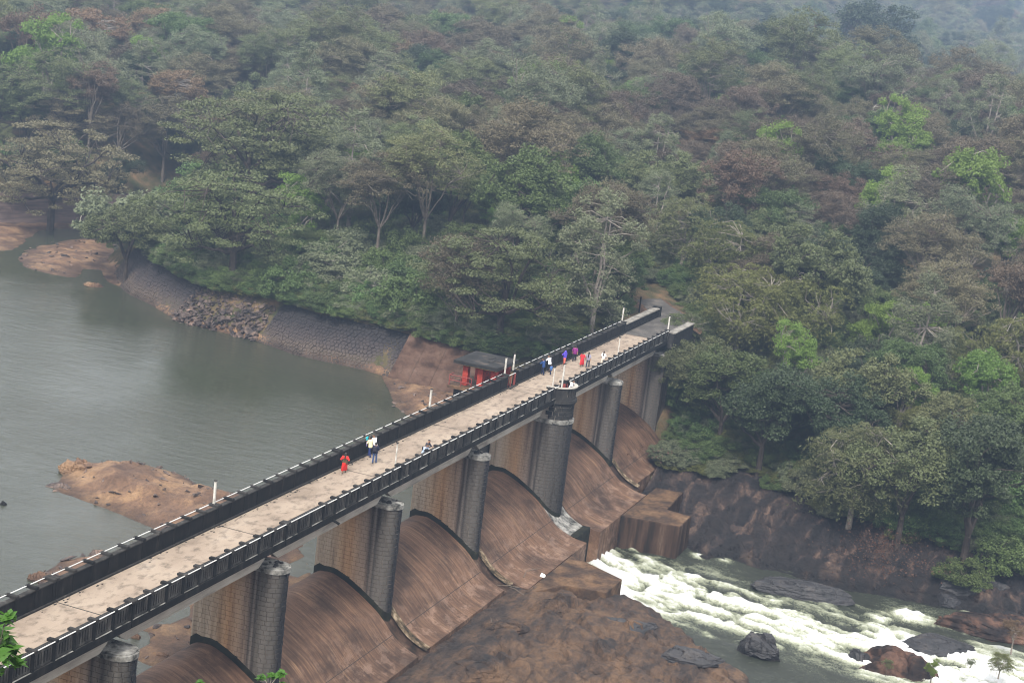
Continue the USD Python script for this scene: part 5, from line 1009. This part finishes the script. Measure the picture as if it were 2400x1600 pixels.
for (x, y), z in zip(ug[:4800], uz[:4800]):
    k = ['bush', 'bush', 'paleBush', 'dryBush', 'dryBush'][r_.integers(0, 5)]; s = r_.uniform(.45, 1.05) * (.9 if k != 'dryBush' else 1.1); its.append((x, y, z, k, int(r_.integers(0, len(kinds[k]))), s, s * r_.uniform(.7, 1.1), r_.uniform(0, 360)))
scatter('undergrowth', its, 'tangled undergrowth of bushes along the banks and under the trees', 'undergrowth')
# fallen leaves on the rock bank
lp = []
for (px, py, sx, sy, n) in [(2060, 1275, 55, 30, 900), (1720, 1085, 45, 22, 260), (2110, 1330, 70, 16, 260), (1540, 1060, 40, 40, 200), (1900, 1130, 30, 18, 160)]:
    for _ in range(n): lp.append((r_.normal() * sx + px, r_.normal() * sy + py))
P = np.array([at(x, y, -12.5) for x, y in lp]); 
for _ in range(4):
    g = H(P[:, 0], P[:, 1]); P = np.array([at(x, y, z) for (x, y), z in zip(lp, g)])
nn = r_.normal(size=P.shape) * .5 + [0, 0, 1]; nn /= np.linalg.norm(nn, axis=1, keepdims=True)
v, f = quad_leaves(P + [0, 0, .06], nn, .15, r_, 1.5)
obj('fallen_leaves', trimesh.Trimesh(v, f, process=False), leaf_mat('dead_leaf', (.05, .022, .012), (.17, .075, .036), 0, .1, .1), label='drift of rust-brown dead leaves on the rock bank', cat='leaves', kind='stuff')

# ------------------------------------------------------------------ haze
hz = bx(-160, 2290, -615, 1690, -20, 262)
m_haze = usdkit.material(stage, '/World/Looks/haze', {'v': ('principled_volume', {'color': (.52, .70, 1.0), 'density': .00026, 'anisotropy': .2})}, [], volume='v.volume')
obj('haze', hz, m_haze, label='pale blue haze filling the valley air', cat='haze', kind='stuff')

# ------------------------------------------------------------------ people on the bridge
def sph(p, r, n=10): return m3.Manifold.sphere(r, n).translate(tuple(map(float, p)))
def bone(a, b, ra, rb, n=10): return m3.Manifold.hull(sph(a, ra, n) + sph(b, rb, n))
def hull_of(items, n=10): return m3.Manifold.batch_hull([sph(p, r, n) for p, r in items])
def uni(l): return m3.Manifold.batch_boolean(l, m3.OpType.Add)
def tm(mf): 
    q = mf.to_mesh(); return trimesh.Trimesh(q.vert_properties[:, :3], q.tri_verts, process=False)
cl_mats = {}
def cloth(col, name):
    if name not in cl_mats: cl_mats[name] = plain('cloth_' + name, col, .85, .15)
    return cl_mats[name]
m_skin = plain('skin', (.20, .105, .06), .6); m_hair = plain('black_hair', (.012, .010, .009), .5); m_eye = plain('eye_dark', (.02, .015, .012), .3); m_shoe = plain('dark_shoe', (.03, .022, .018), .6)
def person(label, x, y, face, h=1.62, top=('white', (.7, .7, .68)), low=('jeans', (.03, .045, .1)), style='trousers', arms='down', hair='short', step=.12, lean=0., z=0., extra=None, group=None):
    """face: heading in degrees (0 = along the bridge, away from the viewer; 90 = towards the reservoir)"""
    t = thing('person', label, 'person', (x, y, z), face - 90, group)
    k = h; sl = lean
    hip, che, nec, hd = np.array([0, -.04 * sl, .53]) * k, np.array([0, .10 * sl, .735]) * k, np.array([0, .17 * sl, .845]) * k, np.array([0, .24 * sl + .012, .925]) * k
    sh = [che + np.array([s * .108, 0, .075]) * k for s in (-1, 1)]; hp = [hip + np.array([s * .052, 0, -.01]) * k for s in (-1, 1)]
    kn = [np.array([s * .058, (.5 * step * s + .03 * (style != 'skirt')) * 1, .285]) * k for s in (-1, 1)]; an = [np.array([s * .06, step * s, .05]) * k for s in (-1, 1)]
    P = {'down': ((.165, .0, .655), (.17, .045, .525)), 'lean': ((.15, .10, .68), (.07, .235, .70)), 'phone': ((.15, .03, .66), (.055, .19, .73)), 'hips': ((.205, -.03, .67), (.12, .03, .57)), 'swing': ((.155, -.05, .66), (.16, -.12, .54)), 'hold': ((.15, .06, .68), (.05, .17, .76)), 'head': ((.19, .05, .80), (.1, .07, .93))}
    el, wr = [], []
    for i, s in enumerate((-1, 1)):
        a = arms if isinstance(arms, str) else arms[i]; e, w = P[a]; off = np.array([0, .1 * sl, 0]) * k
        el.append(np.array([s * e[0], e[1], e[2]]) * k + off); wr.append(np.array([s * w[0], w[1], w[2]]) * k + off)
    torso = [hull_of([(hip + np.array([s * .045, 0, 0]) * k, .062 * k) for s in (-1, 1)] + [(hip * .5 + che * .5 + np.array([s * .035, 0, 0]) * k, .058 * k) for s in (-1, 1)]), hull_of([(hip * .5 + che * .5 + np.array([s * .035, 0, 0]) * k, .058 * k) for s in (-1, 1)] + [(che + np.array([s * .06, 0, .035]) * k, .058 * k) for s in (-1, 1)]), hull_of([(sh[0], .036 * k), (sh[1], .036 * k), (nec, .03 * k)])]
    parts = torso + [bone(nec, hd, .032 * k, .034 * k)]
    for i, s in enumerate((-1, 1)):
        parts += [bone(sh[i], el[i], .034 * k, .026 * k), bone(el[i], wr[i], .026 * k, .017 * k), bone(hp[i], kn[i], .054 * k, .037 * k), bone(kn[i], an[i], .037 * k, .024 * k), hull_of([(an[i] + np.array([0, -.02, -.03]) * k, .02 * k), (an[i] + np.array([0, .085, -.034]) * k, .016 * k)])]
        d = wr[i] - el[i]; d /= np.linalg.norm(d); o = np.cross(d, [0, 0, 1.]); o = np.array([1., 0, 0]) if np.linalg.norm(o) < .2 else o / np.linalg.norm(o); u = np.cross(o, d)
        pc = wr[i] + d * .035 * k; parts.append(hull_of([(wr[i], .013 * k), (pc + o * .016 * k, .009 * k), (pc - o * .016 * k, .009 * k)], 8))
        for f_, L_ in enumerate((.036, .043, .041, .03)):
            b0 = pc + o * (.018 - .012 * f_) * k; b1 = b0 + (d * .55 * L_ - u * .25 * L_) * k; b2 = b1 + (d * .35 * L_ - u * .45 * L_) * k
            parts += [bone(b0, b1, .0058 * k, .0054 * k, 6), bone(b1, b2, .0054 * k, .0045 * k, 6)]
        parts.append(bone(wr[i] + (d * .012 + o * s * -.012) * k, wr[i] + (d * .035 - o * s * .034) * k, .008 * k, .0055 * k, 6))
    fd = np.array([0, 1., -.12 * (1 + sl)]); fd /= np.linalg.norm(fd)
    head = hull_of([(hd + np.array([0, -.012, .025]) * k, .052 * k), (hd + np.array([0, .012, .02]) * k, .047 * k), (hd + np.array([0, .022, -.045]) * k, .027 * k)], 14)
    parts += [head, bone(hd + np.array([0, .058, .004]) * k, hd + np.array([0, .068, -.012]) * k, .006 * k, .009 * k, 6)] + [hull_of([(hd + np.array([s * .052, 0, .008]) * k, .011 * k), (hd + np.array([s * .05, 0, -.014]) * k, .007 * k)], 6) for s in (-1, 1)]
    obj('body', tm(uni(parts)), m_skin, t, smooth=50)
    obj('eyes', cat_([tm(sph(hd + np.array([s * .02, .052, .012]) * k, .0075 * k, 8)) for s in (-1, 1)]), m_eye, t); obj('mouth', tm(bone(hd + np.array([-.014, .046, -.036]) * k, hd + np.array([.014, .046, -.036]) * k, .005 * k, .005 * k, 6)), cloth((.25, .06, .05), 'lips'), t)
    hr_ = hull_of([(hd + np.array([0, -.018, .034]) * k, .055 * k), (hd + np.array([0, .012, .042]) * k, .047 * k), (hd + np.array([0, -.026, -.01]) * k, .046 * k)], 14)
    if hair == 'long': hr_ = uni([hr_, hull_of([(hd + np.array([0, -.045, .0]) * k, .038 * k), (che + np.array([0, -.068, .03]) * k, .04 * k), (che + np.array([0, -.066, -.09]) * k, .02 * k)], 10)])
    if hair == 'bun': hr_ = uni([hr_, sph(hd + np.array([0, -.07, .02]) * k, .03 * k)])
    if hair != 'scarf': obj('hair', tm(hr_ - m3.Manifold.cube((1, 1, 1), True).translate((0, .035 * k + .5, float(hd[2]) - .5 + .045 * k))), m_hair, t, smooth=40)
    tc = cloth(top[1], top[0]); g = .014 * k
    tp = [hull_of([(hip + np.array([s * .05, 0, -.015]) * k, .062 * k + g) for s in (-1, 1)] + [(hip * .5 + che * .5 + np.array([s * .04, 0, 0]) * k, .056 * k + g) for s in (-1, 1)]), hull_of([(hip * .5 + che * .5 + np.array([s * .04, 0, 0]) * k, .056 * k + g) for s in (-1, 1)] + [(che + np.array([s * .06, 0, .035]) * k, .057 * k + g) for s in (-1, 1)]), hull_of([(sh[0], .038 * k + g * .5), (sh[1], .038 * k + g * .5), (nec + np.array([0, 0, -.025]) * k, .034 * k)])]
    slv = 1.0 if style == 'trousers' and 'long' in top[0] else .45
    for i in (0, 1):
        e_ = el[i]; tp.append(bone(sh[i], e_, .037 * k + g * .6, .032 * k + g * .5))
        if slv == 1.0: tp.append(bone(e_, e_ * .12 + wr[i] * .88, .030 * k + g * .5, .022 * k + g * .4))
    obj('shirt' if style == 'trousers' else 'blouse', tm(uni(tp)), tc, t, smooth=50)
    lc = cloth(low[1], low[0])
    if style == 'trousers':
        lw = [hull_of([(hip + np.array([s * .045, 0, -.02]) * k, .066 * k) for s in (-1, 1)] + [(q, .058 * k) for q in hp])]
        for i in (0, 1): lw += [bone(hp[i], kn[i], .06 * k, .045 * k), bone(kn[i], an[i] + np.array([0, 0, -.012]) * k, .044 * k, .036 * k)]
        obj('trousers', tm(uni(lw)), lc, t, smooth=50)
    else:
        zb = .07 if style == 'saree' else .12
        sk = [hull_of([(hip + np.array([s * .05, 0, .02]) * k, .07 * k) for s in (-1, 1)] + [(np.array([s * .07, step * s * .6, .33]) * k, .062 * k) for s in (-1, 1)]), hull_of([(np.array([s * .07, step * s * .6, .33]) * k, .062 * k) for s in (-1, 1)] + [(np.array([s * .085, step * s * .9, zb + .05]) * k, .05 * k) for s in (-1, 1)])]
        obj('skirt', tm(uni(sk) - m3.Manifold.cube((2, 2, 2), True).translate((0, 0, -1 + zb * k))), lc, t, smooth=50)
    obj('shoes', cat_([tm(hull_of([(a + np.array([0, -.026, -.022]) * k, .026 * k), (a + np.array([0, .09, -.03]) * k, .02 * k)])) for a in an]), m_shoe, t, smooth=50)
    if extra: extra(t, k, dict(hip=hip, che=che, nec=nec, hd=hd, sh=sh, wr=wr, el=el))
    return t
def drape(col, name):
    def f(t, k, j):
        o = lambda p, q, r=.02: bone(p, q, r * k, r * k, 8)
        b = np.array([0, -.082, 0]) * k
        obj('shawl', tm(uni([hull_of([(j['sh'][0] + np.array([-.005, 0, .02]) * k, .034 * k), (j['che'] + b * .9 + np.array([0, 0, .06]) * k, .02 * k), (j['el'][0] + np.array([0, -.01, 0]) * k, .034 * k)]), hull_of([(j['sh'][1] + np.array([.005, 0, .02]) * k, .034 * k), (j['che'] + b * .9 + np.array([0, 0, .06]) * k, .02 * k), (j['el'][1] + np.array([0, -.01, 0]) * k, .034 * k)])])), cloth(col, name), t, smooth=50)
    return f
def cloak(col, name):
    def f(t, k, j):
        obj('saree_drape', tm(hull_of([(j['hd'] + np.array([0, -.03, .02]) * k, .06 * k), (j['sh'][0] + np.array([0, -.02, 0]) * k, .045 * k), (j['sh'][1] + np.array([0, -.02, 0]) * k, .045 * k), (j['hip'] + np.array([-.05, -.03, 0]) * k, .06 * k), (j['hip'] + np.array([.05, -.03, 0]) * k, .06 * k)]) - hull_of([(j['hd'] + np.array([0, .075, -.01]) * k, .062 * k)])), cloth(col, name), t, smooth=50)
    return f
def backpack(col, name):
    def f(t, k, j):
        c_ = j['che'] + np.array([0, -.125, -.03]) * k
        bag = hull_of([(c_ + np.array([sx * .055, sy * .03, sz * .09]) * k, .03 * k) for sx in (-1, 1) for sy in (-1, 1) for sz in (-1, 1)], 8)
        b_ = obj('backpack', tm(bag), cloth(col, name), t, smooth=50)
        for i in (0, 1):
            s = j['sh'][i] * .8 + j['nec'] * .2 + np.array([0, 0, .035]) * k; pp = [c_ + np.array([(-.05, .05)[i], .03, .07]) * k, s, j['che'] + np.array([(-.06, .06)[i], .085, 0]) * k, c_ + np.array([(-.07, .07)[i], .06, -.1]) * k]
            obj('strap', tube(pp, .014 * k, 6), cloth(col, name), b_)
    return f
def child(t, k, j): pass
white = ('white', (.72, .72, .72)); dkj = ('dark_trousers', (.014, .016, .024)); jeans = ('blue_jeans', (.035, .06, .14)); navy = ('long_navy', (.012, .014, .035))
person('woman in an olive tunic and red trousers and shawl, walking alone away along the bridge', 34.1, -.95, 20, top=('olive', (.075, .06, .032)), low=('red', (.40, .018, .014)), style='skirt', arms='hips', hair='long', extra=drape((.44, .022, .018), 'scarlet'))
person('man in a cream shirt at the reservoir-side parapet', 39.5, -.42, 75, 1.66, top=('cream', (.62, .56, .36)), low=('deep_blue', (.018, .03, .11)), arms='hold', lean=.25)
person('small child in a bright turquoise shirt carried at the parapet', 39.62, -.02, 95, .95, top=('turquoise', (.03, .36, .43)), low=('lilac', (.25, .2, .4)), arms='hold', z=.78, step=.05)
person('person in a long white shirt leaning over the parapet beside the child', 40.35, -.40, 70, 1.6, top=('long_white', (.75, .75, .77)), low=white, arms='lean', lean=.6)
person('young man in a navy jacket and jeans looking down at a phone', 38.2, -1.5, 10, 1.7, top=navy, low=jeans, arms='phone', step=.07, extra=backpack((.02, .02, .03), 'navy_pack'))
person('man in a pale blue shirt with a dark strap, leaning on the near parapet', 41.2, -4.35, -110, 1.6, top=('long_pale_blue', (.36, .44, .56)), low=dkj, arms='lean', lean=.8, extra=backpack((.025, .02, .02), 'brown_bag'))
person('man in dark clothes behind the pale blue shirt, at the near parapet', 42.2, -4.1, -100, 1.66, top=('long_charcoal', (.03, .032, .045)), low=dkj, arms='lean', lean=.45)
person('man in all dark blue looking over the reservoir-side parapet', 78.6, -.45, 80, 1.68, top=('long_blue', (.018, .05, .16)), low=('navy_trousers', (.012, .018, .05)), arms='lean', lean=.3)
person('man in a loose white shirt at the parapet next to the dark blue man', 80.4, -.42, 70, 1.7, top=('long_white_b', (.7, .72, .78)), low=dkj, arms='lean', lean=.5)
person('small child in blue between the dark blue man and the parapet walkers', 79.3, -1.05, 60, 1.05, top=('mid_blue', (.05, .12, .3)), low=('navy_trousers', (.012, .018, .05)))
person('woman in a violet and orange saree facing the parapet', 84.7, -.55, 60, 1.58, top=('violet', (.09, .05, .52)), low=('coral', (.5, .1, .07)), style='saree', arms='lean', hair='scarf', extra=cloak((.07, .05, .36), 'violet_silk'))
person('man in a purple shirt and dark trousers beside the far parapet', 87.4, -.7, 15, 1.72, top=('purple', (.16, .02, .13)), low=dkj, arms=('down', 'swing'))
person('woman in a red dress walking away in the middle of the deck', 85.6, -2.2, 8, 1.58, top=('crimson', (.42, .026, .034)), low=('crimson', (.42, .026, .034)), style='skirt', arms='down', hair='bun', step=.1)
person('woman in a grey patterned top and jeans beside the woman in red', 85.9, -2.75, 5, 1.62, top=('grey_check', (.2, .19, .24)), low=('dark_jeans', (.02, .03, .055)), arms=('down', 'swing'), hair='long', step=.14)
person('girl in a white top with long black hair by the near parapet', 88.4, -3.6, 0, 1.5, top=('white', (.72, .72, .72)), low=('beige', (.5, .44, .38)), style='skirt', arms='down', hair='long', step=.08)
person('man in white leaning on the rim of the round lookout balcony', 72.25, -5.7, -125, 1.62, top=('long_white', (.75, .75, .77)), low=white, arms='lean', lean=.9, z=.03)

# ------------------------------------------------------------------ foreground leaves and small plants
def sprig(name, label, px, py, dist, n, size, spread, mat, seed, down=6):
    r_ = np.random.default_rng(seed); P = C + ray(px, py) / np.linalg.norm(ray(px, py)) * dist; g = groundH(P[0], P[1]); t = thing(name, label, 'plant', P)
    stems = [tube([(r_.normal() * .1, r_.normal() * .1, g - P[2] - .3), (r_.normal() * .1, r_.normal() * .1, (g - P[2]) * .4), (0, 0, -spread * .2)], [.05, .04, .02], 6)]
    ends = r_.normal(size=(n, 3)) * spread * [1, 1, .7]
    for e in ends: stems.append(tube([(0, 0, -spread * .4), e * .5 + [0, 0, .05], e], [.018, .012, .006], 4))
    obj('stem', cat_(stems), BM['grey'], t)
    c, nn = [], []
    for e in ends:
        for q in range(14):
            c.append(e + r_.normal(size=3) * spread * .2); nn.append(r_.normal(size=3) * .5 + [0, 0, 1])
    nn = np.array(nn); nn /= np.linalg.norm(nn, axis=1, keepdims=True); v, f = quad_leaves(np.array(c), nn, size, r_, 2.2)
    obj('leaves', trimesh.Trimesh(v, f, process=False), mat, t)
m_fl = leaf_mat('leaf_foreground', (.05, .13, .015), (.12, .30, .03), 0, .1, .35)
sprig('foreground_shrub', 'bright green leaves poking in at the lower left edge', -6, 1515, 38, 16, .17, .34, m_fl, 3)
sprig('foreground_shrub', 'tip of a green plant at the bottom edge below the rust-faced pier', 632, 1602, 60, 8, .16, .26, m_fl, 4)
sprig('foreground_shrub', 'tiny green leaf tip at the bottom edge left of the other one', 482, 1612, 60, 5, .14, .2, m_fl, 5)
for px, py, w, lab_, kd in [(2345, 1560, 60, 'thin yellow-green sapling at the bottom right corner', 'weeping'), (2185, 1575, 38, 'small round yellow-green bush on the brown boulder', 'bright'), (2275, 1555, 26, 'spindly sapling beside the round yellow-green bush', 'airy'), (2375, 1500, 70, 'rust-tinged bush on the rock shelf at the right edge', 'orangetop'), (2080, 1560, 30, 'sparse seedling on top of the large brown boulder', 'airy')]:
    P = at(px, py, RL + 1.6); root, h_, r__ = kinds[kd][0]; s = w * np.dot(P - C, R[2]) / F / (2 * r__)
    put('sapling', P[0], P[1], RL + 1.0 - .5 * h_ * s * .3, root, s, s, px % 360, label=lab_, cat='plant', group='small plants at the river rocks')
